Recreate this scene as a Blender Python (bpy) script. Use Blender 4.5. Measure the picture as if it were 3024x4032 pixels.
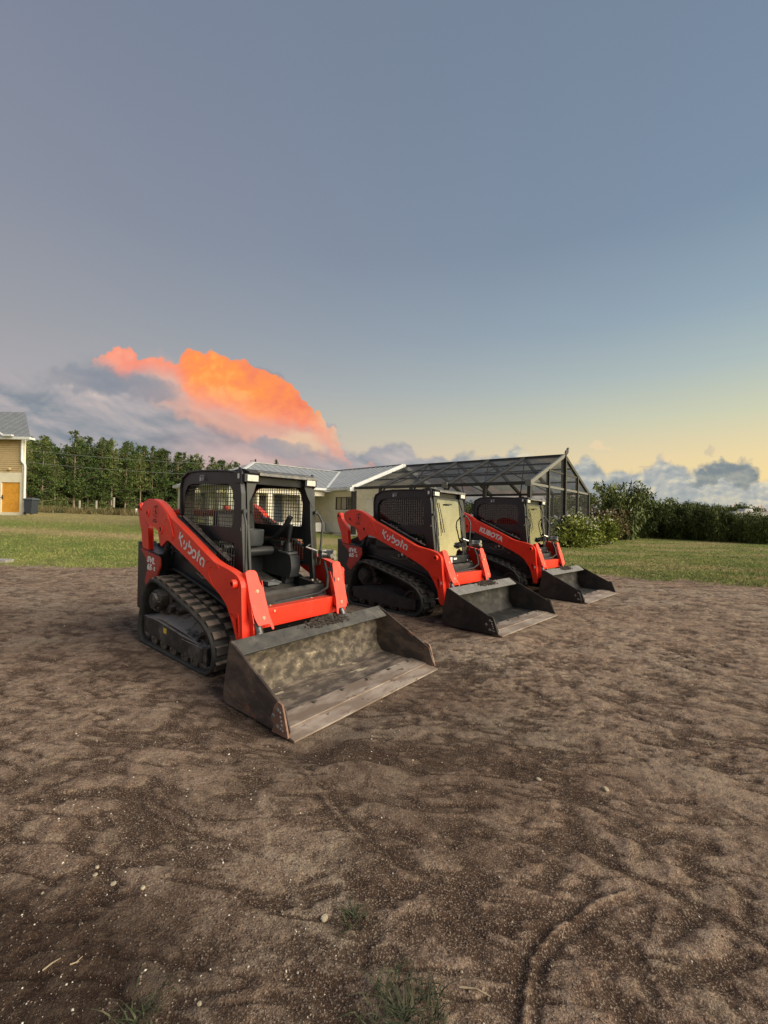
import bpy, bmesh, math, random
import numpy as np
from mathutils import Vector, Matrix
from mathutils.geometry import tessellate_polygon
for o in list(bpy.data.objects): bpy.data.objects.remove(o)
sc = bpy.context.scene
COL = sc.collection
R = math.radians
rng = random.Random(7)
# ------------------------------------------------------------------ camera
FPX, CAMH, PITCH, ROLL = 1685.7, 1.504, R(0.518), R(1.009)
cd = bpy.data.cameras.new('camera'); cam = bpy.data.objects.new('camera', cd); COL.objects.link(cam)
cd.sensor_fit = 'VERTICAL'; cd.sensor_height = 24.0; cd.sensor_width = 18.0
cd.lens = 24.0 * FPX / 4032.0
cd.clip_start = 0.05; cd.clip_end = 6000
cam.matrix_world = Matrix.Translation((0, 0, CAMH)) @ Matrix.Rotation(R(90) + PITCH, 4, 'X') @ Matrix.Rotation(ROLL, 4, 'Z')
sc.camera = cam
def ray(u, v):
    """photograph pixel -> direction with unit forward distance"""
    r2 = (u - 1512) / FPX; u2 = (2016 - v) / FPX
    cr, sr = math.cos(ROLL), math.sin(ROLL)
    r = r2 * cr - u2 * sr; uu = r2 * sr + u2 * cr
    cp, sp = math.cos(PITCH), math.sin(PITCH)
    d = Vector((r, cp - uu * sp, sp + uu * cp))
    return d / d.y
def at(u, v, Y):
    d = ray(u, v); return Vector((d.x * Y, Y, CAMH + d.z * Y))
sc.cycles.max_bounces = 5; sc.cycles.diffuse_bounces = 3; sc.cycles.glossy_bounces = 3; sc.cycles.transmission_bounces = 3; sc.cycles.transparent_max_bounces = 14
sc.cycles.caustics_reflective = False; sc.cycles.caustics_refractive = False
# ------------------------------------------------------------------ sky and light
SUN_AZ = R(116); SUN_EL = R(28); GLOW_AZ = R(90)      # azimuth from +Y towards +X
sun_dir = Vector((math.sin(SUN_AZ) * math.cos(SUN_EL), math.cos(SUN_AZ) * math.cos(SUN_EL), math.sin(SUN_EL)))
sl = bpy.data.lights.new('sun', 'SUN'); so = bpy.data.objects.new('sun', sl); COL.objects.link(so)
sl.energy = 5.0; sl.angle = R(48); sl.color = (1.0, 0.88, 0.73)
so.rotation_euler = sun_dir.to_track_quat('Z', 'Y').to_euler()
sc.view_settings.view_transform = 'Standard'; sc.view_settings.look = 'None'
sc.view_settings.exposure = 0.0; sc.view_settings.gamma = 1.0; sc.view_settings.use_curve_mapping = False

W = bpy.data.worlds.new('World'); sc.world = W; W.use_nodes = True
class NT:
    def __init__(s, nt): s.t = nt
    def n(s, typ, **kw):
        nd = s.t.nodes.new(typ)
        for k, v in kw.items(): setattr(nd, k, v)
        return nd
    def put(s, sock, v):
        if isinstance(v, bpy.types.NodeSocket): s.t.links.new(v, sock)
        elif isinstance(v, (tuple, list)) and len(v) == 3 and sock.type == 'RGBA': sock.default_value = (*v, 1)
        else: sock.default_value = v
    def m(s, op, a, b=0.0, c=None, clamp=False):
        nd = s.n('ShaderNodeMath', operation=op, use_clamp=clamp); s.put(nd.inputs[0], a); s.put(nd.inputs[1], b)
        if c is not None: s.put(nd.inputs[2], c)
        return nd.outputs[0]
    def mr(s, v, a, b, c=0.0, d=1.0, smooth=True):
        nd = s.n('ShaderNodeMapRange', interpolation_type='SMOOTHSTEP' if smooth else 'LINEAR', clamp=True)
        for i, x in enumerate((v, a, b, c, d)): s.put(nd.inputs[i], x)
        return nd.outputs[0]
    def mix(s, f, a, b, typ='MIX'):
        nd = s.n('ShaderNodeMix', data_type='RGBA', blend_type=typ, clamp_factor=True)
        s.put(nd.inputs[0], f); s.put(nd.inputs[6], a); s.put(nd.inputs[7], b); return nd.outputs[2]
    def ramp(s, f, stops, interp='LINEAR'):
        nd = s.n('ShaderNodeValToRGB'); cr = nd.color_ramp; cr.interpolation = interp
        while len(cr.elements) < len(stops): cr.elements.new(0.5)
        for e, (p, c) in zip(cr.elements, stops): e.position = p; e.color = (*c, 1)
        s.put(nd.inputs[0], f); return nd.outputs[0]
    def noise(s, vec, scale, detail=4, rough=.5, dist=0.0, lac=2.0):
        nd = s.n('ShaderNodeTexNoise'); nd.noise_dimensions = '3D'
        s.put(nd.inputs['Vector'], vec); nd.inputs['Scale'].default_value = scale; nd.inputs['Detail'].default_value = detail
        nd.inputs['Roughness'].default_value = rough; nd.inputs['Distortion'].default_value = dist; nd.inputs['Lacunarity'].default_value = lac
        return nd.outputs['Fac']
    def vor(s, vec, scale, feature='SMOOTH_F1', out='Distance'):
        nd = s.n('ShaderNodeTexVoronoi', feature=feature); s.put(nd.inputs['Vector'], vec); nd.inputs['Scale'].default_value = scale
        return nd.outputs[out]
    def xyz(s, x, y, z):
        nd = s.n('ShaderNodeCombineXYZ')
        for i, v in enumerate((x, y, z)): s.put(nd.inputs[i], v)
        return nd.outputs[0]
    def curve(s, v, pts, lo=-2.0, hi=2.0):
        """pts: (u, value 0..1) ; piecewise curve"""
        t = s.mr(v, lo, hi, 0, 1, smooth=False)
        nd = s.n('ShaderNodeFloatCurve'); c = nd.mapping.curves[0]
        P = [((u - lo) / (hi - lo), val) for u, val in pts]
        while len(c.points) < len(P): c.points.new(0.5, 0.5)
        for p, q in zip(c.points, P): p.location = q; p.handle_type = 'AUTO_CLAMPED'
        nd.mapping.update(); s.put(nd.inputs['Value'], t)
        return nd.outputs[0]
def uv(px, py):
    d = ray(px, py); return (d.x, d.z)
def lin(r, g, b):
    f = lambda c: ((c / 255 + .055) / 1.055) ** 2.4 if c > 10.3 else c / 255 / 12.92
    return (f(r), f(g), f(b))
def build_world():
    T = NT(W.node_tree); nt = W.node_tree
    for n in list(nt.nodes): nt.nodes.remove(n)
    out = T.n('ShaderNodeOutputWorld'); bg = T.n('ShaderNodeBackground')
    nt.links.new(bg.outputs[0], out.inputs[0])
    tc = T.n('ShaderNodeTexCoord'); nrm = T.n('ShaderNodeVectorMath', operation='NORMALIZE')
    nt.links.new(tc.outputs['Generated'], nrm.inputs[0])
    sp = T.n('ShaderNodeSeparateXYZ'); nt.links.new(nrm.outputs[0], sp.inputs[0]); x, y, z = sp.outputs
    hl = T.m('MAXIMUM', T.m('SQRT', T.m('ADD', T.m('MULTIPLY', x, x), T.m('MULTIPLY', y, y))), 1e-4)
    a = T.m('DIVIDE', T.m('ADD', T.m('MULTIPLY', x, math.sin(GLOW_AZ)), T.m('MULTIPLY', y, math.cos(GLOW_AZ))), hl)
    zz = T.m('MAXIMUM', z, 0.0)
    top = lin(112, 124, 146)
    left = T.ramp(zz, [(0, lin(205, 178, 168)), (.10, lin(190, 172, 170)), (.2, lin(172, 165, 168)), (.33, lin(154, 154, 160)), (.5, lin(136, 141, 155)), (.72, lin(123, 131, 150)), (1, top)])
    right = T.ramp(zz, [(0, lin(248, 214, 146)), (.07, lin(247, 218, 154)), (.13, lin(233, 213, 166)), (.20, lin(204, 206, 178)), (.28, lin(174, 188, 186)), (.38, lin(146, 166, 180)), (.52, lin(124, 143, 164)), (.75, lin(116, 133, 154)), (1, top)])
    f = T.mr(a, -.72, .66, 0, 1, smooth=False)
    base = T.mix(f, left, right)
    # the afterglow itself, round the sun's azimuth
    g = T.m('POWER', T.m('MAXIMUM', T.m('DIVIDE', T.m('SUBTRACT', a, .68), .32), 0.0), 1.3)
    g = T.m('MULTIPLY', g, T.m('POWER', 2.718, T.m('MULTIPLY', zz, -5.0)))
    glow = T.mix(1.0, (0, 0, 0), (3.7, 3.1, 1.25)); gl = T.n('ShaderNodeVectorMath', operation='SCALE'); nt.links.new(glow, gl.inputs[0]); nt.links.new(g, gl.inputs[3])
    base = T.mix(1.0, base, gl.outputs[0], 'ADD')
    # clouds in a plane far in front: p = (x/y, z/y)
    ys = T.m('MAXIMUM', y, .05)
    u = T.m('DIVIDE', x, ys); v = T.m('DIVIDE', z, ys)
    P = T.xyz(u, v, 0)
    w1 = T.m('SUBTRACT', T.noise(P, 7, 6, .55), .5); w2 = T.m('SUBTRACT', T.noise(T.xyz(u, v, 5.3), 7, 6, .55), .5)
    h1 = T.m('SUBTRACT', T.noise(T.xyz(u, v, 9.1), 34, 4, .6), .5); h2 = T.m('SUBTRACT', T.noise(T.xyz(u, v, 12.4), 34, 4, .6), .5)
    uw = T.m('ADD', T.m('ADD', u, T.m('MULTIPLY', w1, .055)), T.m('MULTIPLY', h1, .050)); vw = T.m('ADD', T.m('ADD', v, T.m('MULTIPLY', w2, .05)), T.m('MULTIPLY', h2, .030))
    Pw = T.xyz(uw, vw, 0)
    puff = T.vor(T.xyz(T.m('ADD', u, T.m('MULTIPLY', w1, .02)), T.m('ADD', v, T.m('MULTIPLY', w2, .02)), 0), 26)
    puf2 = T.vor(T.xyz(T.m('ADD', u, T.m('MULTIPLY', h1, .012)), T.m('ADD', v, T.m('MULTIPLY', h2, .012)), 3.0), 62)
    vp = T.m('ADD', T.m('ADD', vw, T.m('MULTIPLY', T.m('SUBTRACT', puff, .3), .036)), T.m('MULTIPLY', T.m('SUBTRACT', puf2, .3), .016))
    fr = T.mr(y, .05, .2)
    def C(pix): return [uv(*q) for q in pix]
    def prof(pts, lo, hi): 
        p = C(pts); return T.curve(uw, [(-2, max(0, lo))] + [(q[0], max(0.0, q[1])) for q in p] + [(2, max(0, hi))])
    # grey bank (left and middle)
    gtop = prof([(-300, 1440), (0, 1455), (150, 1450), (244, 1425), (330, 1400), (443, 1400), (620, 1440), (700, 1420), (1000, 1440), (1150, 1520), (1243, 1640), (1310, 1690), (1345, 1740), (1400, 1752), (1500, 1745), (1621, 1755), (1680, 1790), (1850, 1795), (2000, 1785), (2090, 1795), (2170, 1832), (2256, 1828), (2302, 1808), (2350, 1822), (2404, 1858), (2444, 1846), (2490, 1842), (2530, 1856), (2562, 1838), (2592, 1808), (2640, 1820), (2717, 1848), (2770, 1836), (2840, 1842), (2900, 1866), (3024, 1905), (3500, 1900)], .36, .04)
    gm = T.m('MULTIPLY', T.mr(T.m('SUBTRACT', gtop, vp), -.014, .006), fr)
    # soften the left part of the bank
    gm_soft = T.m('MULTIPLY', T.mr(T.m('SUBTRACT', gtop, vw), -.03, .10), fr)
    isl = T.mr(u, -.62, -.40); gm = T.m('ADD', T.m('MULTIPLY', gm, isl), T.m('MULTIPLY', gm_soft, T.m('SUBTRACT', 1.0, isl)))
    # dark patches, stretched along a falling line
    q1 = T.m('ADD', v, T.m('MULTIPLY', u, .28))
    n1 = T.noise(T.xyz(T.m('MULTIPLY', u, 2.2), T.m('MULTIPLY', q1, 5.2), 2.2), 2.0, 6, .5, .3)
    n2 = T.noise(T.xyz(T.m('MULTIPLY', u, 2.2), T.m('MULTIPLY', T.m('ADD', q1, .012), 5.2), 2.2), 2.0, 6, .5, .3)
    emb = T.m('MULTIPLY', T.m('SUBTRACT', n1, n2), 1.2)
    greyL = T.ramp(T.m('ADD', n1, emb), [(.30, lin(122, 130, 142)), (.42, lin(144, 147, 154)), (.52, lin(162, 158, 162)), (.64, lin(180, 170, 170)), (.8, lin(206, 190, 182))])
    lowL = T.mr(v, .16, .02); greyL = T.mix(T.m('MULTIPLY', lowL, .55), greyL, T.ramp(n1, [(.3, lin(150, 152, 160)), (.7, lin(196, 184, 182))]))
    pinkz = T.m('MULTIPLY', T.mr(u, -.62, -.33), T.mr(u, -.08, -.28)); pinkz = T.m('MULTIPLY', pinkz, T.mr(v, .27, .1))
    greyL = T.mix(T.m('MULTIPLY', pinkz, .6), greyL, lin(212, 168, 160))
    m1 = T.noise(T.xyz(u, T.m('MULTIPLY', v, 1.6), 8.8), 8, 7, .55, .2); m2 = T.noise(T.xyz(T.m('SUBTRACT', u, .008), T.m('MULTIPLY', T.m('ADD', v, .008), 1.6), 8.8), 8, 7, .55, .2)
    em2 = T.m('MULTIPLY', T.m('SUBTRACT', m1, m2), 1.8)
    greyR = T.ramp(T.m('ADD', m1, em2), [(.25, lin(144, 152, 156)), (.42, lin(164, 169, 170)), (.55, lin(186, 186, 178)), (.72, lin(224, 212, 182))])
    em3 = T.m('MULTIPLY', T.m('SUBTRACT', .34, puff), .5); greyR = T.mix(T.m('MULTIPLY', T.mr(em3, .02, .16), .35), greyR, lin(222, 212, 186)); depth = T.mr(T.m('SUBTRACT', gtop, vp), .02, .10); greyR = T.mix(T.m('MULTIPLY', depth, .45), greyR, lin(160, 168, 170))
    grey = T.mix(T.mr(u, -.12, .35), greyL, greyR)
    col = T.mix(gm, base, grey)
    # separate dark cloud, upper right
    def blob(cx, cy, rx, ry, tilt=0.0):
        c0 = uv(cx, cy); dx = T.m('SUBTRACT', uw, c0[0]); dy = T.m('SUBTRACT', vp, c0[1]); dy = T.m('SUBTRACT', dy, T.m('MULTIPLY', dx, tilt))
        r2 = T.m('ADD', T.m('POWER', T.m('ABSOLUTE', T.m('DIVIDE', dx, rx / FPX)), 2.0), T.m('POWER', T.m('ABSOLUTE', T.m('DIVIDE', dy, ry / FPX)), 2.0))
        return T.m('SUBTRACT', 1.0, r2)
    def blend(bs, c, soft=.6, k=1.0):
        nonlocal col
        f_ = None
        for b in bs:
            q_ = blob(*b); f_ = q_ if f_ is None else T.m('MAXIMUM', f_, q_)
        f_ = T.m('MULTIPLY', T.mr(f_, -soft, soft), T.m('MULTIPLY', fr, k)); col = T.mix(f_, col, c)
    dk = T.ramp(T.m('ADD', m1, em2), [(.3, lin(124, 134, 140)), (.7, lin(170, 170, 160))])
    blend([(2880, 1832, 110, 34, -.1), (2935, 1865, 60, 42), (2800, 1850, 70, 26, .3)], dk, .5)
    blend([(2552, 1826, 30, 9), (2790, 1768, 22, 8), (2935, 1802, 22, 8), (2900, 1796, 16, 6)], lin(190, 180, 160), .9, .45)
    blend([(2625, 1800, 28, 9), (2360, 1755, 40, 10)], lin(244, 212, 170), 1.0, .45)
    # orange lit tower
    otop = T.curve(uw, [(-2, 0)] + [(q[0], q[1]) for q in C([(340, 1480), (371, 1400), (425, 1378), (466, 1368), (533, 1377), (561, 1390), (640, 1390), (705, 1388), (741, 1361), (790, 1364), (832, 1360), (870, 1375), (922, 1402), (980, 1420), (1040, 1445), (1130, 1492), (1165, 1512), (1203, 1540), (1243, 1580), (1240, 1620), (1266, 1664), (1290, 1684), (1318, 1698), (1340, 1725), (1362, 1760), (1400, 1800)])] + [(2, 0)])
    obot = T.curve(uw, [(-2, .6)] + [(q[0], q[1]) for q in C([(300, 1400), (371, 1400), (410, 1420), (443, 1440), (506, 1452), (570, 1436), (620, 1432), (680, 1445), (705, 1480), (725, 1530), (787, 1575), (904, 1605), (1013, 1632), (1085, 1650), (1180, 1668), (1240, 1700), (1290, 1745), (1345, 1790)])] + [(2, .0)])
    ot = T.mr(T.m('SUBTRACT', otop, vp), -.002, .007)
    ob = T.mr(T.m('SUBTRACT', vw, obot), -.034, .014)
    om = T.m('MULTIPLY', T.m('MULTIPLY', ot, ob), fr); om = T.m('MULTIPLY', om, T.m('SUBTRACT', 1.0, T.m('MULTIPLY', T.mr(u, -.17, -.10), .45)))
    o1 = T.noise(Pw, 6, 5, .5, .3); o2 = T.noise(T.xyz(T.m('ADD', uw, .006), T.m('ADD', vw, .012), 0), 6, 5, .5, .3)
    oe = T.m('ADD', T.m('ADD', o1, T.m('MULTIPLY', T.m('SUBTRACT', o1, o2), 1.3)), T.m('ADD', T.m('MULTIPLY', T.m('SUBTRACT', .35, puff), .30), T.m('MULTIPLY', T.m('SUBTRACT', .35, puf2), .22)))
    ocol = T.ramp(oe, [(.22, lin(240, 126, 92)), (.40, lin(252, 142, 86)), (.55, lin(255, 152, 74)), (.72, lin(255, 174, 88))])
    salmon = T.ramp(oe, [(.25, lin(244, 140, 118)), (.6, lin(252, 162, 134))])
    core = T.m('MULTIPLY', T.mr(u, -.52, -.46), T.mr(u, -.125, -.17))
    ocol = T.mix(core, salmon, ocol)
    ocol = T.mix(T.m('MULTIPLY', T.mr(u, -.20, -.135), .9), ocol, T.ramp(oe, [(.3, lin(240, 178, 130)), (.7, lin(252, 208, 160))]))
    # peach light under the tower, fading into the bank
    blend([(930, 1640, 330, 60, -.28), (760, 1530, 150, 90, -.5)], lin(236, 172, 146), 1.2, .75)
    blend([(1180, 1735, 90, 40)], lin(240, 205, 165), 1.0, .6)
    blend([(1105, 1757, 110, 30, -.1)], lin(150, 150, 158), .9, .7)
    blend([(520, 1500, 190, 42, -.12), (600, 1540, 90, 30)], lin(140, 142, 152), .9, .75)
    blend([(330, 1490, 160, 36, -.2)], lin(128, 134, 146), .9, .55)
    lowm = T.mr(T.m('SUBTRACT', vw, obot), .055, -.01); ocol = T.mix(T.m('MULTIPLY', lowm, .75), ocol, salmon)
    edge_ = T.mr(T.m('SUBTRACT', otop, vp), .022, .0); ocol = T.mix(T.m('MULTIPLY', T.m('MULTIPLY', edge_, .5), T.mr(u, -.14, -.20)), ocol, lin(255, 146, 104))
    col = T.mix(om, col, ocol)
    # below the horizon
    col = T.mix(T.mr(z, -.005, -.03), col, (.09, .075, .06))
    sky = T.n('ShaderNodeTexSky'); sky.sky_type = 'NISHITA'; sky.sun_disc = False; sky.sun_elevation = SUN_EL * .3; sky.sun_rotation = SUN_AZ
    sk = T.n('ShaderNodeVectorMath', operation='SCALE'); nt.links.new(sky.outputs[0], sk.inputs[0]); sk.inputs[3].default_value = .006
    col = T.mix(1.0, col, sk.outputs[0], 'ADD')
    nt.links.new(col, bg.inputs[0]); bg.inputs[1].default_value = 1.0
build_world()
# ------------------------------------------------------------------ helpers
def link(o, parent=None):
    COL.objects.link(o)
    if parent is not None: o.parent = parent
    return o
def tag(o, label=None, cat=None, group=None, kind=None):
    if label: o['label'] = label
    if cat: o['category'] = cat
    if group: o['group'] = group
    if kind: o['kind'] = kind
    return o
def empty(name, loc, rot=(0, 0, 0)):
    o = bpy.data.objects.new(name, None); o.location = loc; o.rotation_euler = rot; o.empty_display_size = .2
    return link(o)
def copy_tree(o, parent=None):
    c = o.copy(); COL.objects.link(c); c.parent = parent
    for ch in o.children: copy_tree(ch, c)
    return c
class MB:
    def __init__(s): s.v = []; s.f = []; s.mi = []
    def add(s, vs, fs, mi=0):
        b = len(s.v); s.v += [tuple(p) for p in vs]; s.f += [tuple(i + b for i in f) for f in fs]; s.mi += [mi] * len(fs); return s
    def box(s, a, b, mi=0, M=None):
        x0, y0, z0 = a; x1, y1, z1 = b
        vs = [(x0, y0, z0), (x1, y0, z0), (x1, y1, z0), (x0, y1, z0), (x0, y0, z1), (x1, y0, z1), (x1, y1, z1), (x0, y1, z1)]
        if M is not None: vs = [M @ Vector(p) for p in vs]
        return s.add(vs, [(0, 3, 2, 1), (4, 5, 6, 7), (0, 1, 5, 4), (1, 2, 6, 5), (2, 3, 7, 6), (3, 0, 4, 7)], mi)
    def prism(s, poly, axis, a, b, holes=(), mi=0, fn=None):
        """poly in the two other axes (x,z for axis y; y,z for axis x; x,y for axis z), extruded a..b"""
        def P(q, t):
            p = {'y': (q[0], t, q[1]), 'x': (t, q[0], q[1]), 'z': (q[0], q[1], t)}[axis]
            return fn(p) if fn else p
        loops = [list(poly)] + [list(h) for h in holes]
        flat = [q for l in loops for q in l]; n = len(flat)
        tris = tessellate_polygon([[Vector((q[0], q[1], 0)) for q in l] for l in loops])
        vs = [P(q, a) for q in flat] + [P(q, b) for q in flat]
        fs = [tuple(t) for t in tris] + [tuple(i + n for i in reversed(t)) for t in tris]
        k = 0
        for l in loops:
            m = len(l)
            for i in range(m): j = (i + 1) % m; fs.append((k + i, k + j, k + j + n, k + i + n))
            k += m
        return s.add(vs, fs, mi)
    def tube(s, pts, r, n=8, caps=True, mi=0, r2=None):
        pts = [Vector(p) for p in pts]; rings = []
        up = None
        for i, p in enumerate(pts):
            t = (pts[min(i + 1, len(pts) - 1)] - pts[max(i - 1, 0)]).normalized()
            if up is None:
                up = Vector((0, 0, 1)) if abs(t.z) < .9 else Vector((1, 0, 0))
            a = t.cross(up).normalized(); b = a.cross(t).normalized(); up = b
            rr = r if r2 is None else r + (r2 - r) * i / (len(pts) - 1)
            rings.append([p + (a * math.cos(2 * math.pi * k / n) + b * math.sin(2 * math.pi * k / n)) * rr for k in range(n)])
        vs = [q for rg in rings for q in rg]; fs = []
        for i in range(len(pts) - 1):
            for k in range(n):
                k2 = (k + 1) % n; fs.append((i * n + k, i * n + k2, (i + 1) * n + k2, (i + 1) * n + k))
        if caps: fs.append(tuple(reversed(range(n)))); fs.append(tuple((len(pts) - 1) * n + k for k in range(n)))
        return s.add(vs, fs, mi)
    def cyl(s, c, axis, r, h, n=20, mi=0):
        c = Vector(c); d = {'x': Vector((1, 0, 0)), 'y': Vector((0, 1, 0)), 'z': Vector((0, 0, 1))}[axis]
        return s.tube([c - d * h / 2, c + d * h / 2], r, n, mi=mi)
    def lathe(s, prof, n=24, axis='z', c=(0, 0, 0), mi=0):
        vs = []; fs = []; m = len(prof)
        for k in range(n):
            t = 2 * math.pi * k / n
            for r, h in prof:
                p = (r * math.cos(t), r * math.sin(t), h)
                if axis == 'y': p = (p[0], p[2], p[1])
                if axis == 'x': p = (p[2], p[0], p[1])
                vs.append((p[0] + c[0], p[1] + c[1], p[2] + c[2]))
        for k in range(n):
            k2 = (k + 1) % n
            for i in range(m - 1): fs.append((k * m + i, k * m + i + 1, k2 * m + i + 1, k2 * m + i))
        return s.add(vs, fs, mi)
    def mesh(s, name, mats):
        me = bpy.data.meshes.new(name); me.from_pydata(s.v, [], s.f)
        for m in (mats if isinstance(mats, (list, tuple)) else [mats]): me.materials.append(m)
        if any(s.mi): me.polygons.foreach_set('material_index', s.mi)
        bm = bmesh.new(); bm.from_mesh(me); bmesh.ops.recalc_face_normals(bm, faces=bm.faces); bm.to_mesh(me); bm.free()
        return me
    def build(s, name, mats, parent=None, bevel=0, smooth=0, seg=2, loc=None):
        o = bpy.data.objects.new(name, s.mesh(name, mats)); link(o, parent)
        if loc is not None: o.location = loc
        if smooth:
            o.data.polygons.foreach_set('use_smooth', [True] * len(o.data.polygons))
            bm = bmesh.new(); bm.from_mesh(o.data); th = R(smooth)
            for e in bm.edges:
                if len(e.link_faces) == 2 and e.calc_face_angle(0) > th: e.smooth = False
            bm.to_mesh(o.data); bm.free()
        if bevel:
            b = o.modifiers.new('bevel', 'BEVEL'); b.width = bevel; b.segments = seg; b.limit_method = 'ANGLE'; b.angle_limit = R(35); b.harden_normals = False
        return o
def np_mesh(name, V, F, mats, parent=None, n=4, smooth=False):
    """V (k,3) float, F (m,n) int"""
    me = bpy.data.meshes.new(name); V = np.asarray(V, np.float32); F = np.asarray(F, np.int32)
    me.vertices.add(len(V)); me.vertices.foreach_set('co', V.ravel())
    me.loops.add(F.size); me.loops.foreach_set('vertex_index', F.ravel())
    me.polygons.add(len(F)); me.polygons.foreach_set('loop_start', np.arange(0, F.size, n, dtype=np.int32)); me.polygons.foreach_set('loop_total', np.full(len(F), n, np.int32))
    if smooth: me.polygons.foreach_set('use_smooth', np.ones(len(F), bool))
    me.update(calc_edges=True)
    for m in (mats if isinstance(mats, (list, tuple)) else [mats]): me.materials.append(m)
    return link(bpy.data.objects.new(name, me), parent)
def arc(cx, cy, r, a0, a1, n=8, ry=None):
    ry = r if ry is None else ry
    return [(cx + r * math.cos(R(a0 + (a1 - a0) * i / n)), cy + ry * math.sin(R(a0 + (a1 - a0) * i / n))) for i in range(n + 1)]
def rrect(x0, z0, x1, z1, r, n=5):
    return arc(x1 - r, z1 - r, r, 0, 90, n) + arc(x0 + r, z1 - r, r, 90, 180, n) + arc(x0 + r, z0 + r, r, 180, 270, n) + arc(x1 - r, z0 + r, r, 270, 360, n)
def roundpoly(pts, r, n=4):
    """round each corner of a polygon; r number or list"""
    out = []; m = len(pts)
    for i in range(m):
        p = Vector(pts[i]); a = Vector(pts[i - 1]) - p; b = Vector(pts[(i + 1) % m]) - p
        rr = r[i] if isinstance(r, (list, tuple)) else r
        d = min(rr, a.length * .45, b.length * .45)
        if d < 1e-4: out.append(tuple(p)); continue
        s = p + a.normalized() * d; e = p + b.normalized() * d
        for k in range(n + 1):
            t = k / n; out.append(tuple(s * (1 - t) ** 2 + p * 2 * t * (1 - t) + e * t * t))
    return out
# ------------------------------------------------------------------ materials
def mat(name, col, rough=.5, metal=0.0, col2=None, nscale=6, lo=.4, hi=.65, bump=0.0, bscale=60, dust=None, dustk=0.0, rvar=0.0, spec=.5, emit=None, alpha=None, stretch=None, island=0.0, speck=None):
    m = bpy.data.materials.new(name); m.use_nodes = True; T = NT(m.node_tree)
    b = m.node_tree.nodes['Principled BSDF']; tc = T.n('ShaderNodeTexCoord').outputs['Object']
    if stretch:
        mp = T.n('ShaderNodeMapping'); mp.inputs['Scale'].default_value = stretch; T.put(mp.inputs[0], tc); tc = mp.outputs[0]
    c = None
    n = T.noise(tc, nscale, 7, .6, .3)
    c = T.mix(T.mr(n, lo, hi), col, col2) if col2 else None
    if speck: c = T.mix(T.mr(T.noise(tc, speck[1], 5, .65), speck[2], speck[2] + .06), c if c else col, speck[0])
    if dust:
        geo = T.n('ShaderNodeNewGeometry'); s = T.n('ShaderNodeSeparateXYZ'); T.put(s.inputs[0], geo.outputs['Normal'])
        d = T.m('MULTIPLY', T.mr(s.outputs[2], .15, .9), dustk); d = T.m('MULTIPLY', d, T.mr(T.noise(tc, 9, 6, .6), .25, .6))
        d = T.m('ADD', d, T.m('MULTIPLY', T.mr(T.noise(tc, 5, 8, .65), .5, .75), dustk * .35), clamp=True)
        c = T.mix(d, c if c else col, dust)
    if island:
        geo = T.n('ShaderNodeNewGeometry'); hs = T.n('ShaderNodeHueSaturation')
        T.put(hs.inputs['Value'], T.mr(geo.outputs['Random Per Island'], 0, 1, 1 - island, 1 + island, smooth=False)); T.put(hs.inputs['Color'], c if c else col); c = hs.outputs[0]
    T.put(b.inputs['Base Color'], c if c else col)
    b.inputs['Metallic'].default_value = metal
    T.put(b.inputs['Roughness'], T.m('ADD', rough, T.m('MULTIPLY', T.m('SUBTRACT', n, .5), rvar)) if rvar else rough)
    b.inputs['Specular IOR Level'].default_value = spec
    if bump:
        bp = T.n('ShaderNodeBump'); bp.inputs['Strength'].default_value = min(1, bump); bp.inputs['Distance'].default_value = .01
        T.put(bp.inputs['Height'], T.noise(tc, bscale, 6, .65)); T.put(b.inputs['Normal'], bp.outputs[0])
    if emit: T.put(b.inputs['Emission Color'], emit[0]); b.inputs['Emission Strength'].default_value = emit[1]
    if alpha is not None: b.inputs['Alpha'].default_value = alpha
    return m
DUST = (.17, .135, .10)
M = {}
M['red'] = mat('red_paint', (.86, .040, .016), .38, col2=(.80, .034, .013), nscale=5, dust=(.42, .16, .10), dustk=.30, rvar=.25, bump=.03, bscale=90, speck=((.30, .05, .03), 30, .70))
M['red_scuffed'] = mat('red_scuffed', (.80, .045, .02), .5, col2=(.74, .09, .05), nscale=7, lo=.45, hi=.8, dust=(.45, .25, .18), dustk=.25, rvar=.3, bump=.05, bscale=60, speck=((.2, .06, .04), 22, .66))
M['red_panel'] = mat('red_panel', (.46, .035, .022), .5, col2=(.34, .035, .025), nscale=6, dust=DUST, dustk=.35)
M['black'] = mat('black_paint', (.011, .014, .017), .42, col2=(.019, .023, .027), nscale=4, dust=(.075, .075, .075), dustk=.10, rvar=.3)
M['black_dusty'] = mat('black_dusty', (.015, .015, .015), .7, col2=(.028, .026, .024), nscale=5, dust=(.10, .09, .078), dustk=.5, bump=.2, bscale=50)
M['plastic'] = mat('grey_plastic', (.035, .042, .046), .5, col2=(.05, .055, .06), nscale=5, dust=DUST, dustk=.25)
M['visor'] = mat('dusty_visor', (.10, .11, .11), .5, col2=(.22, .20, .17), nscale=16, lo=.4, hi=.7)
M['plastic_light'] = mat('pale_plastic', (.12, .13, .135), .55, dust=DUST, dustk=.3)
M['rubber'] = mat('rubber', (.020, .022, .022), .82, col2=(.038, .038, .035), nscale=7, dust=(.09, .078, .062), dustk=.35, bump=.3, bscale=45)
M['lug'] = mat('rubber_lug', (.024, .023, .021), .85, col2=(.045, .038, .030), nscale=12, dust=(.20, .155, .12), dustk=1.2, bump=.3, bscale=60)
M['lug_dark'] = mat('rubber_lug_dark', (.018, .018, .018), .85, col2=(.032, .029, .026), nscale=12, dust=(.055, .046, .038), dustk=.8, bump=.3, bscale=60)
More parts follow.
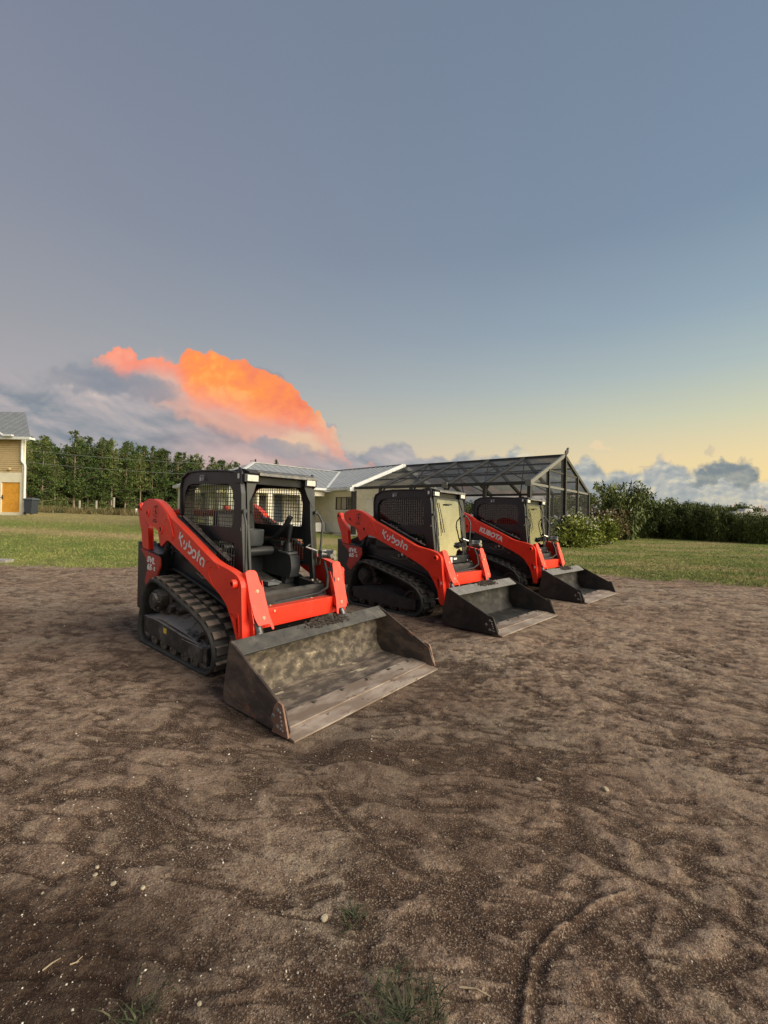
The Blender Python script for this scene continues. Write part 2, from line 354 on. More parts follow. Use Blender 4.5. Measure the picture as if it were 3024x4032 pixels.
M['frame_mud'] = mat('muddy_frame', (.022, .020, .019), .7, col2=(.05, .043, .036), nscale=9, dust=(.30, .275, .25), dustk=1.4, bump=.35, bscale=40)
M['frame_dark'] = mat('dark_frame', (.017, .016, .016), .7, col2=(.032, .028, .025), nscale=9, dust=(.05, .043, .036), dustk=.8, bump=.3, bscale=40)
M['worn'] = mat('worn_steel', (.20, .185, .16), .5, .5, col2=(.10, .085, .07), nscale=14, bump=.15, rvar=.2)
M['worn_dark'] = mat('worn_steel_dark', (.06, .056, .05), .5, .5, col2=(.03, .027, .025), nscale=14, bump=.15, rvar=.2)
M['rod'] = mat('rod_steel', (.16, .165, .165), .4, .6, col2=(.07, .07, .065), nscale=8, dust=DUST, dustk=.4)
M['chrome'] = mat('bright_steel', (.55, .56, .56), .28, .9, col2=(.3, .29, .27), nscale=25)
M['bolt'] = mat('bolt_zinc', (.62, .50, .36), .45, .5)
M['hose'] = mat('hose_rubber', (.012, .012, .013), .5)
M['white'] = mat('white_sticker', (.78, .78, .76), .5)
M['white_dim'] = mat('scuffed_sticker', (.5, .52, .56), .6, col2=(.35, .37, .42), nscale=60)
M['yellow'] = mat('yellow_sticker', (.75, .55, .03), .5, col2=(.6, .5, .1), nscale=30)
M['emblem'] = mat('dark_emblem', (.055, .012, .010), .5)
M['lamp'] = mat('lamp_lens', (.62, .62, .58), .15, col2=(.45, .45, .43), nscale=40, spec=.8)
M['seat'] = mat('seat_vinyl', (.022, .025, .027), .55, col2=(.032, .035, .037), nscale=5, dust=DUST, dustk=.15)
# bucket steels
M['b_clay'] = mat('bucket_clay', (.055, .045, .034), .9, col2=(.165, .135, .098), nscale=12, lo=.38, hi=.64, bump=1.0, bscale=14, stretch=(1, .9, 1.4), speck=((.33, .275, .19), 12, .62))
M['b_floor'] = mat('bucket_floor', (.085, .066, .054), .75, .0, col2=(.24, .19, .145), nscale=5, lo=.42, hi=.66, bump=.5, bscale=16, stretch=(2.2, 1, 1), speck=((.45, .40, .28), 4.5, .60))
M['b_side'] = mat('bucket_side', (.055, .044, .038), .62, .05, col2=(.16, .12, .09), nscale=3.6, lo=.42, hi=.66, bump=.25, bscale=30, stretch=(1, 1, 1.8), speck=((.20, .10, .055), 2.2, .58))
M['b_black'] = mat('bucket_black', (.035, .037, .038), .6, .05, col2=(.12, .115, .10), nscale=6, lo=.45, hi=.75, bump=.2, bscale=30, dust=(.16, .14, .11), dustk=.3)
M['b_edge'] = mat('bucket_edge', (.22, .165, .125), .5, .1, col2=(.40, .33, .27), nscale=7, lo=.42, hi=.66, bump=.2, bscale=40, stretch=(1, .35, 1), speck=((.14, .09, .06), 14, .60))
M['b_rust'] = mat('bucket_rust', (.20, .11, .075), .75, .05, col2=(.34, .22, .16), nscale=10, bump=.4, bscale=50, speck=((.34, .30, .24), 20, .66))
M['d_in'] = mat('bucket_dark_in', (.020, .019, .017), .7, .2, col2=(.075, .07, .058), nscale=4, lo=.42, hi=.75, bump=.6, bscale=14)
M['d_side'] = mat('bucket_dark_side', (.020, .018, .017), .65, .2, col2=(.045, .036, .030), nscale=5, bump=.3, bscale=30, dust=(.10, .085, .065), dustk=.3)
M['d_bar'] = mat('bucket_grey_bar', (.18, .18, .175), .55, .35, col2=(.30, .29, .27), nscale=9, lo=.35, hi=.7, bump=.15, bscale=50, dust=(.2, .17, .13), dustk=.3)
M['soil'] = mat('loose_soil', (.035, .026, .020), .95, col2=(.07, .052, .04), nscale=20, bump=.6, bscale=80)
def glass_mat(name, tint, refl, rough, k=1.3):
    m = bpy.data.materials.new(name); m.use_nodes = True; T = NT(m.node_tree); nt = m.node_tree
    nt.nodes.remove(nt.nodes['Principled BSDF']); out = nt.nodes['Material Output']
    tr = T.n('ShaderNodeBsdfTransparent'); T.put(tr.inputs[0], tint); gl = T.n('ShaderNodeBsdfGlossy'); gl.inputs['Roughness'].default_value = rough
    fr = T.n('ShaderNodeFresnel'); fr.inputs[0].default_value = 1.5
    tc = T.n('ShaderNodeTexCoord').outputs['Object']; film = T.mr(T.noise(tc, 3.5, 6, .6), .3, .7, refl * .8, refl * 1.2)
    mx = T.n('ShaderNodeMixShader'); T.put(mx.inputs[0], T.m('ADD', T.m('MULTIPLY', fr.outputs[0], k), film, clamp=True)); nt.links.new(tr.outputs[0], mx.inputs[1]); nt.links.new(gl.outputs[0], mx.inputs[2])
    nt.links.new(mx.outputs[0], out.inputs[0]); return m
M['windscreen'] = glass_mat('windscreen_glass', (.40, .46, .42), .22, .04)
M['windscreen_clear'] = glass_mat('clear_windscreen', (.62, .70, .64), .03, .03, .9)
M['side_glass'] = glass_mat('tinted_glass', (.13, .19, .155), .04, .03)
M['rear_glass'] = glass_mat('rear_glass', (.72, .76, .72), .02, .03)
# ------------------------------------------------------------------ compact track loader
TRACK = [(-1.15, -.02), (-1.215, .06), (-1.235, .16), (-1.205, .33), (-1.14, .50), (-1.06, .64), (-.98, .71), (-.88, .745), (-.76, .735), (-.62, .705), (-.33, .625), (0.0, .535), (.20, .465), (.33, .385), (.41, .27), (.425, .15), (.385, .045), (.30, -.015), (.20, -.03)]
def path_points(poly, n):
    P = roundpoly(poly, .05, 3); P.append(P[0]); P = [Vector(p) for p in P]
    L = [0]
    for i in range(1, len(P)): L.append(L[-1] + (P[i] - P[i - 1]).length)
    out = []; j = 0
    for k in range(n):
        s = L[-1] * k / n
        while L[j + 1] < s: j += 1
        t = (s - L[j]) / (L[j + 1] - L[j]); out.append(P[j].lerp(P[j + 1], t))
    return out, L[-1]
def shared(mesh, name, parent, loc, M3=None, k=1.0):
    o = bpy.data.objects.new(name, mesh); link(o, parent)
    if M3 is not None: o.matrix_local = Matrix.Translation(loc) @ M3.to_4x4()
    else: o.location = loc
    return o
def text_mesh(body, size, name, mt, bold=.0, shear=0.0, depth=.001, sx=1.0, align='LEFT'):
    c = bpy.data.curves.new(name, 'FONT'); c.body = body; c.size = size; c.offset = bold; c.shear = shear; c.extrude = depth; c.align_x = align; c.resolution_u = 3
    o = bpy.data.objects.new(name, c); COL.objects.link(o)
    dg = bpy.context.evaluated_depsgraph_get(); me = bpy.data.meshes.new_from_object(o.evaluated_get(dg)); COL.objects.unlink(o); bpy.data.objects.remove(o)
    me.materials.clear(); me.materials.append(mt)
    if sx != 1: me.transform(Matrix.Diagonal((sx, 1, 1, 1)))
    return me
def side_frame(ox, oz, ang, y):
    """plane on the machine's right side: text x runs forward, tilted by ang (deg), facing -Y"""
    ca, sa = math.cos(R(ang)), math.sin(R(ang))
    return Matrix(((ca, -sa, 0, ox), (0, 0, -1, y), (sa, ca, 0, oz), (0, 0, 0, 1)))
def strokes_mesh(strokes, w, name, mt):
    mb = MB()
    for st in strokes:
        st = [Vector(p) for p in st]
        L = []; Rr = []
        for i, p in enumerate(st):
            d = (st[min(i + 1, len(st) - 1)] - st[max(i - 1, 0)]).normalized(); n = Vector((-d.y, d.x)) * w / 2
            if 0 < i < len(st) - 1:
                d1 = (p - st[i - 1]).normalized(); n = n / max(.6, d.dot(d1))
            L.append(p + n); Rr.append(p - n)
        m = len(st); vs = [(q.x, q.y, 0.001) for q in L + Rr]
        mb.add(vs, [(i, i + 1, m + i + 1, m + i) for i in range(m - 1)])
    me = mb.mesh(name, mt); return me
def logo_strokes():
    a = lambda cx, cy, r, a0, a1, n=10: [(cx + r * math.cos(R(a0 + (a1 - a0) * i / n)), cy + r * math.sin(R(a0 + (a1 - a0) * i / n))) for i in range(n + 1)]
    S = []
    S.append([(.010, .045), (.010, .122)])
    S.append([(.075, .112), (.030, .066), (.036, .050), (.094, -.004)])
    S.append([(.118, .080), (.118, .034)])
    S.append([(.172, .080), (.172, .034)] + a(.146, .030, .026, 0, -120, 8))
    S.append([(.214, .122), (.214, .052)])
    S.append([(.214, .066)] + a(.246, .038, .036, 125, -125, 14))
    S.append(a(.335, .038, .037, -118, 205, 18))
    S.append([(.415, .118), (.415, .000)]); S.append([(.392, .078), (.446, .078)])
    S.append([(.532, .074), (.532, .000)])
    S.append(a(.500, .038, .036, 15, 262, 16))
    return S
def add_cab_sticker(root, x, z):
    mb = MB(); f = side_frame(x, z, 0, -.4775)
    mb.add([(0, 0, 0), (.03, .0, 0), (.035, .02, 0), (.022, .05, 0), (.012, .045, 0), (.004, .055, 0), (0, .03, 0)], [(0, 1, 2, 3, 4, 5, 6)])
    mb.add([(.0, .058, 0), (.10, .058, 0), (.10, .063, 0), (0, .063, 0)], [(0, 1, 2, 3)])
    for k, (w, z0) in enumerate(((.05, .038), (.055, .022), (.052, .006))):
        for j in range(5):
            x0 = .042 + j * w / 5; mb.add([(x0, z0, 0), (x0 + w / 5 - .003, z0, 0), (x0 + w / 5 - .003, z0 + .010, 0), (x0, z0 + .010, 0)], [(0, 1, 2, 3)])
    o = mb.build('cab_sticker', M['white_dim'], root); o.matrix_local = f
def build_loader():
    root = empty('track_loader', (0, 0, 0))
    # --- undercarriage
    lugm = MB(); lugm.prism([(-.048, 0), (-.036, .028), (.036, .028), (.048, 0)], 'y', -.0625, .0625); lugm = lugm.mesh('tread_lug', M['lug'])
    toothm = MB().box((-.025, -.03, -.03), (.025, .03, 0)).mesh('drive_lug', M['rubber'])
    for s in (-1, 1):
        t = empty('track', (0, 0, 0)); t.parent = root
        yo, yi = s * .745, s * .425
        P, Ltot = path_points(TRACK, 140)
        n = len(P); mb = MB(); vs = []; nrm = []
        for i in range(n):
            d = (P[(i + 1) % n] - P[i - 1]).normalized(); nrm.append(Vector((d.y, -d.x)))
        c = sum(P, Vector((0, 0))) / n
        nrm = [q if q.dot(P[i] - c) > 0 else -q for i, q in enumerate(nrm)]
        prof = [(0.0, yo - s * .012), (-.008, yo), (-.030, yo), (-.036, yo - s * .01), (-.036, yi), (-.008, yi), (0, yi + s * .012)]
        for i in range(n):
            for dn, yy in prof: q = P[i] + nrm[i] * (dn - .0); vs.append((q.x, yy, q.y))
        k = len(prof); fs = [(i * k + j, i * k + (j + 1) % k, ((i + 1) % n) * k + (j + 1) % k, ((i + 1) % n) * k + j) for i in range(n) for j in range(k)]
        mb.add(vs, fs); mb.build('track_belt', M['rubber'], t, smooth=40)
        NL = 58; P2, _ = path_points(TRACK, NL)
        for i in range(NL):
            d = (P2[(i + 1) % NL] - P2[i - 1]).normalized(); nn = Vector((d.y, -d.x))
            if nn.dot(P2[i] - c) < 0: nn = -nn
            yy = s * (.655 if i % 2 == 0 else .505)
            ex = Vector((d.x, 0, d.y)); ez = Vector((nn.x, 0, nn.y)); ey = ez.cross(ex)
            M3 = Matrix((ex, ey, ez)).transposed()
            p = P2[i] - nn * .003
            shared(lugm, 'tread_lug', t, (p.x, yy, p.y), M3)
        # roller frame
        y0, y1 = s * .725, s * .50
        mb = MB(); mb.prism([(-1.10, .30), (-1.08, .125), (-.77, .105), (-.19, .072), (.27, .085), (.275, .20), (.27, .235), (-.19, .25), (-.76, .30)], 'y', y0, y1)
        mb.prism([(-1.05, .29), (-.70, .40), (-.22, .36), (.08, .235), (-.76, .25)], 'y', s * .70, y1 + s * .002, fn=lambda p: (p[0], p[1], p[2] - max(0, (abs(p[1]) - .5)) * .42 * (1 if p[2] > .31 else 0)))
        mb.box((-.20, s * .722, .078), (.20, s * .733, .225)); mb.box((-1.03, s * .722, .15), (-.98, s * .729, .29))
        mb.build('track_frame', M['frame_mud'], t, bevel=.008)
        for x, z in ((-.88, .075), (-.66, .065), (-.44, .055), (-.19, .05), (.0, .05)):
            mb = MB(); mb.lathe([(.01, -.05), (.045, -.05), (.07, -.035), (.072, .02), (.05, .03), (.045, .045), (0.01, .045)], 18, 'y'); o = mb.build('track_roller', M['worn'], t, smooth=35, loc=(x, s * .665, z)); o.scale = (1, -s, 1)
        for x, z, r_, w in ((.195, .185, .185, .05), (-1.055, .165, .125, .05)):
            mb = MB(); mb.lathe([(.01, -.03), (.06, -.03), (.065, -.01), (r_ - .04, -.005), (r_ - .03, -w), (r_, -w), (r_, w), (r_ - .03, w), (r_ - .04, .01), (.01, .01)], 28, 'y')
            for a in range(6):
                an = a * math.pi / 3; mb.box((-.012, -.028, .05), (.012, .0, r_ - .03), M=Matrix.Rotation(an, 4, 'Y'))
            o = mb.build('idler_wheel', M['frame_mud'], t, smooth=35, loc=(x, s * .65, z)); o.scale = (1, -s, 1)
        mb = MB(); r_ = .215; prof = []
        for a in range(30): prof.append((r_ * (1.0 if a % 2 else .87) * math.cos(a * math.pi / 15), r_ * (1.0 if a % 2 else .87) * math.sin(a * math.pi / 15)))
        mb.prism(prof, 'y', -.02, .02); mb.cyl((0, -.05, 0), 'y', .12, .12, 24); mb.cyl((0, -.12, 0), 'y', .085, .05, 24)
        for a in range(8): mb.cyl((.10 * math.cos(a * .785), -.115, .10 * math.sin(a * .785)), 'y', .011, .02, 6)
        o = mb.build('drive_sprocket', M['frame_mud'], t, bevel=.003, loc=(-.86, s * .60, .50)); o.scale = (1, -s, 1)
        o.scale = (1, 1 if s < 0 else -1, 1)
        mb = MB(); mb.prism(roundpoly([(-.92, .42), (-.70, .50), (-.55, .44), (-.52, .38), (-.90, .36)], .03), 'y', s * .62, s * .52); mb.cyl((-.62, s * .64, .44), 'y', .045, .06, 10)
        mb.build('travel_motor', M['frame_mud'], t, bevel=.008)
    # --- chassis
    mb = MB(); mb.prism([(-1.30, .22), (.30, .20), (.50, .34), (.50, .60), (.30, .66), (-.30, .80), (-1.30, .95)], 'y', -.40, .40); mb.build('chassis', M['black_dusty'], root, bevel=.01)
    for s in (-1, 1):
        mb = MB()
        mb.prism([(-1.10, .80), (-.95, .83), (-.80, .815), (-.2, .70), (.25, .60), (.42, .50), (.46, .56), (.46, .70), (.2, .80), (-.4, .98), (-1.02, 1.02)], 'y', s * .40, s * .455)
        mb.prism([(-1.12, .77), (-.95, .805), (-.78, .79), (-.2, .672), (.25, .565), (.45, .46), (.46, .49), (.26, .59), (-.2, .70), (-.78, .815), (-.95, .83), (-1.12, .80)], 'y', s * .40, s * .50)
        mb.build('side_fender', M['black'], root, bevel=.006)
        mb = MB()
        for x, z, w, h in ((-.30, .83, .04, .05), (-.36, .80, .03, .03), (-.22, .845, .05, .03), (-.13, .82, .04, .06)): mb.box((x, s * .455, z), (x + w, s * .475, z + h))
        mb.tube([(-.45, s * .47, .84), (-.3, s * .48, .80), (-.1, s * .475, .81), (.05, s * .46, .74)], .008, 6)
        mb.build('hose_fitting', M['worn'], root)
    # rear engine body
    mb = MB()
    mb.prism(roundpoly([(-1.62, .28), (-1.20, .28), (-1.16, .62), (-1.10, .78), (-1.06, .985), (-1.52, 1.03), (-1.64, 1.10)], [.04, .02, .02, .02, .03, .02, .03]), 'y', -.60, -.40)
    mb.prism(roundpoly([(-1.62, .28), (-1.20, .28), (-1.16, .62), (-1.10, .78), (-1.06, .985), (-1.52, 1.03), (-1.64, 1.10)], [.04, .02, .02, .02, .03, .02, .03]), 'y', .40, .60)
    mb.prism([(-1.60, .30), (-1.15, .30), (-.85, .98), (-.86, 1.12), (-1.25, 1.16), (-1.58, 1.06)], 'y', -.40, .40)
    mb.build('engine_hood', M['black'], root, bevel=.012)
    for s in (-1, 1):
        mb = MB(); pan = roundpoly([(-1.52, 1.02), (-1.005, .958), (-.99, .85), (-1.07, .72), (-1.26, .555), (-1.37, .635), (-1.30, .80), (-1.33, .90)], .03, 3)
        mb.prism(pan, 'y', s * .60, s * .625)
        o = mb.build('rear_panel', M['red_panel'], root, bevel=.006)
        mb = MB()
        for k in range(3):
            x0, z0 = -1.27 - .02 * k, .735 - .05 * k
            mb.prism([(x0, z0), (x0 + .12, z0 - .0), (x0 + .14 - .02 * k, z0 - .018), (x0 + .01, z0 - .018)], 'y', s * .625, s * .632)
        mb.build('panel_rib', M['red_panel'], o, bevel=.003)
        # rear arm link
        mb = MB(); lk = roundpoly([(-1.665, 1.57), (-1.575, 1.57), (-1.555, 1.46), (-1.46, 1.36), (-1.38, 1.28), (-1.345, .99), (-1.52, 1.03), (-1.555, 1.20), (-1.635, 1.36), (-1.68, 1.50)], .03, 3)
        mb.prism(lk, 'y', s * .535, s * .60); mb.cyl((-1.615, s * .59, 1.515), 'y', .040, .05, 18)
        mb.build('rear_link', M['red'], root, bevel=.006)
        mb = MB(); mb.cyl((-1.615, s * .615, 1.515), 'y', .024, .012, 12); mb.build('link_pin', M['frame_dark'], root)
        # lift cylinder
        mb = MB(); mb.tube([(-.96, s * .515, 1.20), (-1.10, s * .50, .95)], .022, 10); mb.tube([(-1.03, s * .51, 1.07), (-1.30, s * .49, .60)], .040, 12); mb.tube([(-.93, s * .475, 1.13), (-1.13, s * .47, .72)], .010, 6)
        mb.build('lift_cylinder', M['black'], root, smooth=35)
        # loader arm
        ao, ai = s * .650, s * .572
        arm = [(-.70, 1.425), (-.495, 1.345), (-.19, 1.215), (.09, 1.092), (.20, 1.048), (.32, 1.018), (.45, .998), (.55, .975), (.64, .942), (.685, .885), (.70, .70), (.725, .45), (.745, .21), (.705, .195), (.655, .225), (.622, .40), (.56, .52), (.50, .60), (.455, .665), (.34, .742), (.20, .805), (-.12, .938), (-.38, 1.038), (-.58, 1.112), (-.70, 1.16),
               (-.81, 1.182), (-.92, 1.230), (-1.0, 1.265), (-1.13, 1.312), (-1.28, 1.342), (-1.36, 1.385), (-1.42, 1.45), (-1.44, 1.53), (-1.38, 1.585), (-1.25, 1.62), (-1.12, 1.618), (-1.0, 1.592), (-.87, 1.537), (-.77, 1.478)]
        slot = roundpoly([(.605, .570), (.640, .575), (.655, .455), (.645, .44)], .008, 2)
        mb = MB(); mb.prism(roundpoly(arm, .03, 2), 'y', ao, ai, holes=[slot]); a = mb.build('loader_arm', M['red'], root, bevel=.014, seg=3)
        # pads and pressed shapes on the arm
        mb = MB()
        pad = roundpoly([(-1.425, 1.53), (-1.365, 1.585), (-1.25, 1.612), (-1.12, 1.610), (-1.0, 1.583), (-.87, 1.528), (-.775, 1.468), (-.70, 1.38), (-.600, 1.225), (-.63, 1.182), (-.71, 1.168), (-.81, 1.19), (-.92, 1.238), (-1.13, 1.32), (-1.28, 1.350), (-1.36, 1.395), (-1.41, 1.46)], .03, 3)
        mb.prism(pad, 'y', ao, s * .658); mb.build('arm_pad', M['red'], a, bevel=.003)
        def ribbon(pts, w, y_, h):
            q = [Vector(p) for p in pts]; L_ = []; R_ = []
            for i, p in enumerate(q):
                d = (q[min(i + 1, len(q) - 1)] - q[max(i - 1, 0)]).normalized(); n_ = Vector((-d.y, d.x)) * w / 2; L_.append(tuple(p + n_)); R_.append(tuple(p - n_))
            mb.prism(L_ + R_[::-1], 'y', s * y_, s * (y_ + h))
        mb = MB()
        def closed(pts): return pts + [pts[0], pts[1]]
        ribbon(roundpoly([(-.80, 1.36), (-.785, 1.415), (-.70, 1.40), (-.61, 1.25), (-.625, 1.21), (-.72, 1.205), (-.775, 1.30)], .04, 4)[2:], .010, .657, .006)
        mb.build('pressed_rib', M['red'], a, bevel=.002); mb = MB()
        fr_ = roundpoly([(.08, 1.015), (.20, 1.035), (.31, 1.0), (.30, .96), (.37, .93)], .06, 5); ribbon(fr_[6:20], .009, .649, .006)
        mb.build('pressed_rib', M['red'], a, bevel=.002); mb = MB()
        ribbon([(.28, .985), (.20, .998), (.14, .975), (.125, .925), (.165, .865), (.215, .82), (.265, .79)], .009, .649, .006)
        mb.build('pressed_rib', M['red'], a, bevel=.002); mb = MB()
        ribbon([(.06, 1.01), (.12, 1.045), (.20, 1.045), (.30, 1.01)], .009, .649, .006)
        mb.build('pressed_rib', M['red'], a, bevel=.002); mb = MB()
        ribbon(closed(roundpoly([(.535, .612), (.655, .612), (.682, .42), (.66, .395), (.64, .42), (.60, .50)], .02, 3)), .013, .649, .008)
        mb.build('pressed_rib', M['red'], a, bevel=.002)
        for x, z, r_, h in ((-1.255, 1.452, .042, .012), (-.905, 1.280, .050, .012), (.600, .882, .040, .045)):
            mb = MB(); mb.lathe([(r_, 0), (r_, h), (r_ * .55, h), (r_ * .5, h - .012)], 20, 'y', (x, 0, z))
            mb.v = [(p[0], s * (.655 + p[1]), p[2]) for p in mb.v]; mb.build('pin_boss', M['red'], a, smooth=35)
        for x, z, r_, h in ((-1.255, 1.452, .024, .008), (-.905, 1.280, .030, .006), (.600, .882, .022, .030)): mb = MB(); mb.cyl((x, s * (.655 + h / 2), z), 'y', r_, h, 14); mb.build('pivot_pin', M['frame_dark'], a)
        # triangular gusset, inner plate near the bucket
        mb = MB(); mb.prism([(-1.22, 1.34), (-.90, 1.26), (-.86, 1.20), (-1.08, 1.07), (-1.12, 1.10)], 'y', s * .572, s * .545); mb.build('arm_gusset', M['red'], a, bevel=.004)
        mb = MB(); mb.prism([(.655, .66), (.75, .62), (.80, .36), (.755, .30), (.68, .24)], 'y', s * .572, s * .53)
        mb.build('arm_gusset', M['red'], a, bevel=.004)
        mb = MB(); mb.prism([(-.74, 1.452), (-.30, 1.268), (.10, 1.105), (.10, 1.09), (-.30, 1.23), (-.76, 1.42)], 'y', s * .575, s * .535); mb.build('hose_guard', M['black'], a, bevel=.004)
        mb = MB()
        for k, yy in enumerate((.52, .545)):
            mb.tube([(-.62, s * yy, 1.43 + .01 * k), (-.30, s * yy, 1.30), (.0, s * yy, 1.175), (.30, s * yy, 1.055)], .010, 6, mi=0)
        for x in (-.42, -.36, -.30, .12, .2): mb.tube([(x, s * .532, 1.465 - (x + .62) * .41 - .02), (x + .02, s * .532, 1.465 - (x + .64) * .41 - .02)], .022, 6)
        mb.build('arm_hose', M['worn'], a, smooth=40)
        # tilt cylinder with guard: bent plate, top rounded, side flange
        yc = s * .525
        def onp(p):   # (y, z) plate -> leaning forward towards the bottom
            return (p[0] + .655 + (.99 - p[2]) * .36, p[1], p[2])
        gp = [(-.075, .985), (-.045, 1.0), (.02, .998), (.045, .975), (.055, .90), (.085, .82), (.088, .76), (.100, .60), (.128, .48), (.105, .47), (.085, .53), (-.03, .525), (-.06, .60), (-.075, .75), (-.07, .88)]
        if s > 0: gp = [(-q[0], q[1]) for q in gp]
        gp = [(yc + q[0], q[1]) for q in gp]
        mb = MB(); mb.prism(roundpoly(gp, .015, 2), 'x', 0, .008, fn=onp)
        inner = s * -1
        fl = [(yc - s * -1 * 0, 0)]
        ye = yc - inner * (-.0)
        yi_ = yc + (.075 * (1 if s < 0 else -1)); yo_ = yc - (.072 * (1 if s < 0 else -1))
        mb.prism([(-.05, .97), (0, .985), (0, .55), (-.05, .56)], 'y', yo_, yo_ + s * -.006, fn=onp)
        mb.prism([(-.05, .90), (0, .90), (0, .54), (-.05, .55)], 'y', yc + s * -.085, yc + s * -.091, fn=onp)
        g = mb.build('cylinder_guard', M['red_scuffed'], root, bevel=.004)
        mb = MB()
        for z_ in (.812, .582):
            p = onp((.0, yc + s * -.012 + (0 if z_ > .7 else s * -.02), z_)); mb.cyl((p[0] + .012, p[1], p[2]), 'x', .013, .010, 8); mb.cyl((p[0] + .009, p[1], p[2]), 'x', .020, .003, 12)
        mb.build('guard_bolt', M['bolt'], g)
        mb = MB(); mb.tube([(.60, yc - s * .01, .93), (.70, yc, .62)], .040, 14); mb.tube([(.70, yc, .62), (.835, yc - s * -.0, .40)], .036, 16)
        mb.tube([(.80, yc - .01, .44), (.86, yc - .01, .36)], .045, 12)
        mb.build('tilt_cylinder', M['rod'], root, smooth=35)
    mb = MB(); mb.box((.635, -.57, .468), (.742, .57, .640)); mb.box((.742, -.395, .60), (.752, -.30, .628)); mb.box((.742, -.40, .49), (.748, -.388, .502)); mb.build('cross_beam', M['red'], root, bevel=.010, seg=3)
    mb = MB(); mb.cyl((.754, -.335, .614), 'x', .012, .012, 6); mb.cyl((.743, -.385, .505), 'x', .008, .004, 8); mb.build('beam_bolt', M['bolt'], root)
    mb = MB(); mb.tube([(-1.12, -.56, 1.47), (-1.12, .56, 1.47)], .040, 16); mb.build('rear_torque_tube', M['red'], root, smooth=30)
    # quick coupler behind the bucket
    mb = MB(); mb.prism([(.84, .06), (.90, .06), (.945, .44), (.90, .46)], 'y', -.50, .50); mb.box((.78, -.46, .12), (.85, -.40, .40)); mb.box((.78, .40, .12), (.85, .46, .40)); mb.box((.74, -.40, .20), (.80, .40, .36)); mb.build('quick_coupler', M['black_dusty'], root, bevel=.008)
    # hydraulic couplers by the left arm
    mb = MB()
    for k, (dy, dz) in enumerate(((.0, .0), (.035, .035), (.05, -.02))):
        mb.cyl((.60, .46 + dy, 1.065 + dz), 'x', .021, .13, 12); mb.cyl((.66, .46 + dy, 1.065 + dz), 'x', .028, .04, 12)
    mb.box((.50, .42, 1.03), (.56, .55, 1.12)); mb.tube([(.50, .40, 1.11), (.44, .30, 1.15), (.38, .42, 1.18)], .012, 8)
    mb.build('hydraulic_coupler', M['chrome'], root, smooth=35)
    mb = MB(); mb.tube([(.58, .44, 1.0), (.66, .42, .86), (.70, .38, .74), (.66, .30, .68), (.60, .15, .655), (.60, -.2, .645)], .016, 8); mb.tube([(.62, .49, .98), (.72, .46, .82), (.74, .44, .66)], .013, 8); mb.build('hydraulic_hose', M['hose'], root, smooth=40)
    # --- bucket
    HB = .905
    b = empty('bucket', (0, 0, 0)); b.parent = root
    mb = MB()
    prof = [(.985, .470), (.945, .42), (.925, .30), (.925, .18), (.95, .085), (1.0, .030), (1.08, .014), (1.62, .012)]
    inn = [(1.62, .024), (1.09, .026), (1.015, .042), (.965, .092), (.938, .18), (.938, .30), (.957, .41), (.99, .455)]
    mb.prism(prof + inn, 'y', -HB + .001, HB - .001); mb.build('bucket_floor', M['b_floor'], b)
    mb = MB(); ys = np.linspace(-HB + .002, HB - .002, 50); nz = 14; vs = []; fs = []
    rr = random.Random(3)
    for j, yv in enumerate(ys):
        for i in range(nz):
            t = i / (nz - 1); z = .03 + t * .40; x = .942 + .10 * (1 - t) ** 3 + .02 * t ** 2
            bumpy = .020 * (math.sin(yv * 7.3 + i * .6) * math.sin(i * .9 + yv * 3.1) * .6 + math.sin(yv * 23 + i * 1.9) * .25 + rr.uniform(-.7, .7)) * (1 - abs(2 * t - 1) ** 3)
            vs.append((x + .012 + bumpy, yv, z))
    fs = [(j * nz + i, j * nz + i + 1, (j + 1) * nz + i + 1, (j + 1) * nz + i) for j in range(49) for i in range(nz - 1)]
    mb.add(vs, fs); mb.build('caked_clay', M['b_clay'], b, smooth=60)
    for s in (-1, 1):
        mb = MB(); sp = [(.985, .512), (.955, .500), (.940, .40), (.905, .20), (.888, .08), (.90, .012), (.95, .0), (1.60, .0), (1.72, .02), (1.735, .055), (1.672, .195), (1.612, .222)]
        mb.prism(sp, 'y', s * HB, s * (HB + .012)); p_ = mb.build('side_plate', M['b_side'], b, bevel=.003)
        mb = MB(); mb.prism([(.985, .507), (1.612, .218), (1.57, .135), (.95, .395)], 'y', s * (HB + .012), s * (HB + .018)); mb.build('stiffener_strip', M['b_side'], p_, bevel=.003)
        mb = MB(); cut = roundpoly([(1.585, .20), (1.615, .232), (1.668, .222), (1.70, .14), (1.745, .012), (1.56, .003), (1.585, .06), (1.548, .095)], .012, 2)
        mb.prism(cut, 'y', s * (HB + .0185), s * (HB + .034)); sc_ = mb.build('side_cutter', M['b_rust'], b, bevel=.004)
        mb = MB()
        for x, z, r_ in ((1.625, .175, .016), (1.650, .165, .012), (1.575, .12, .018), (1.655, .135, .012), (1.665, .11, .010), (1.672, .085, .010), (1.625, .06, .018), (1.66, .055, .010), (1.685, .05, .009)):
            mb.lathe([(r_, 0), (r_ * .85, .005), (r_ * .4, .007), (0.001, .007)], 10, 'y', (x, 0, z))
        mb.v = [(p[0], s * (HB + .034 + p[1]), p[2]) for p in mb.v]; mb.build('weld_spot', M['d_bar'], sc_, smooth=60)
    mb = MB(); mb.prism([(.960, .500), (.985, .508), (1.115, .425), (1.105, .410), (.985, .470), (.95, .43)], 'y', -HB + .0005, HB - .0005); mb.build('top_bar', M['b_black'], b, bevel=.004)
    mb = MB(); mb.prism([(1.44, .0245), (1.46, .040), (1.655, .034), (1.655, .0), (1.45, .0)], 'y', -HB + .003, HB - .003); mb.prism([(1.655, .0), (1.655, .026), (1.66, .026), (1.785, .006), (1.785, -.006), (1.66, -.006)], 'y', -HB - .012, HB + .012)
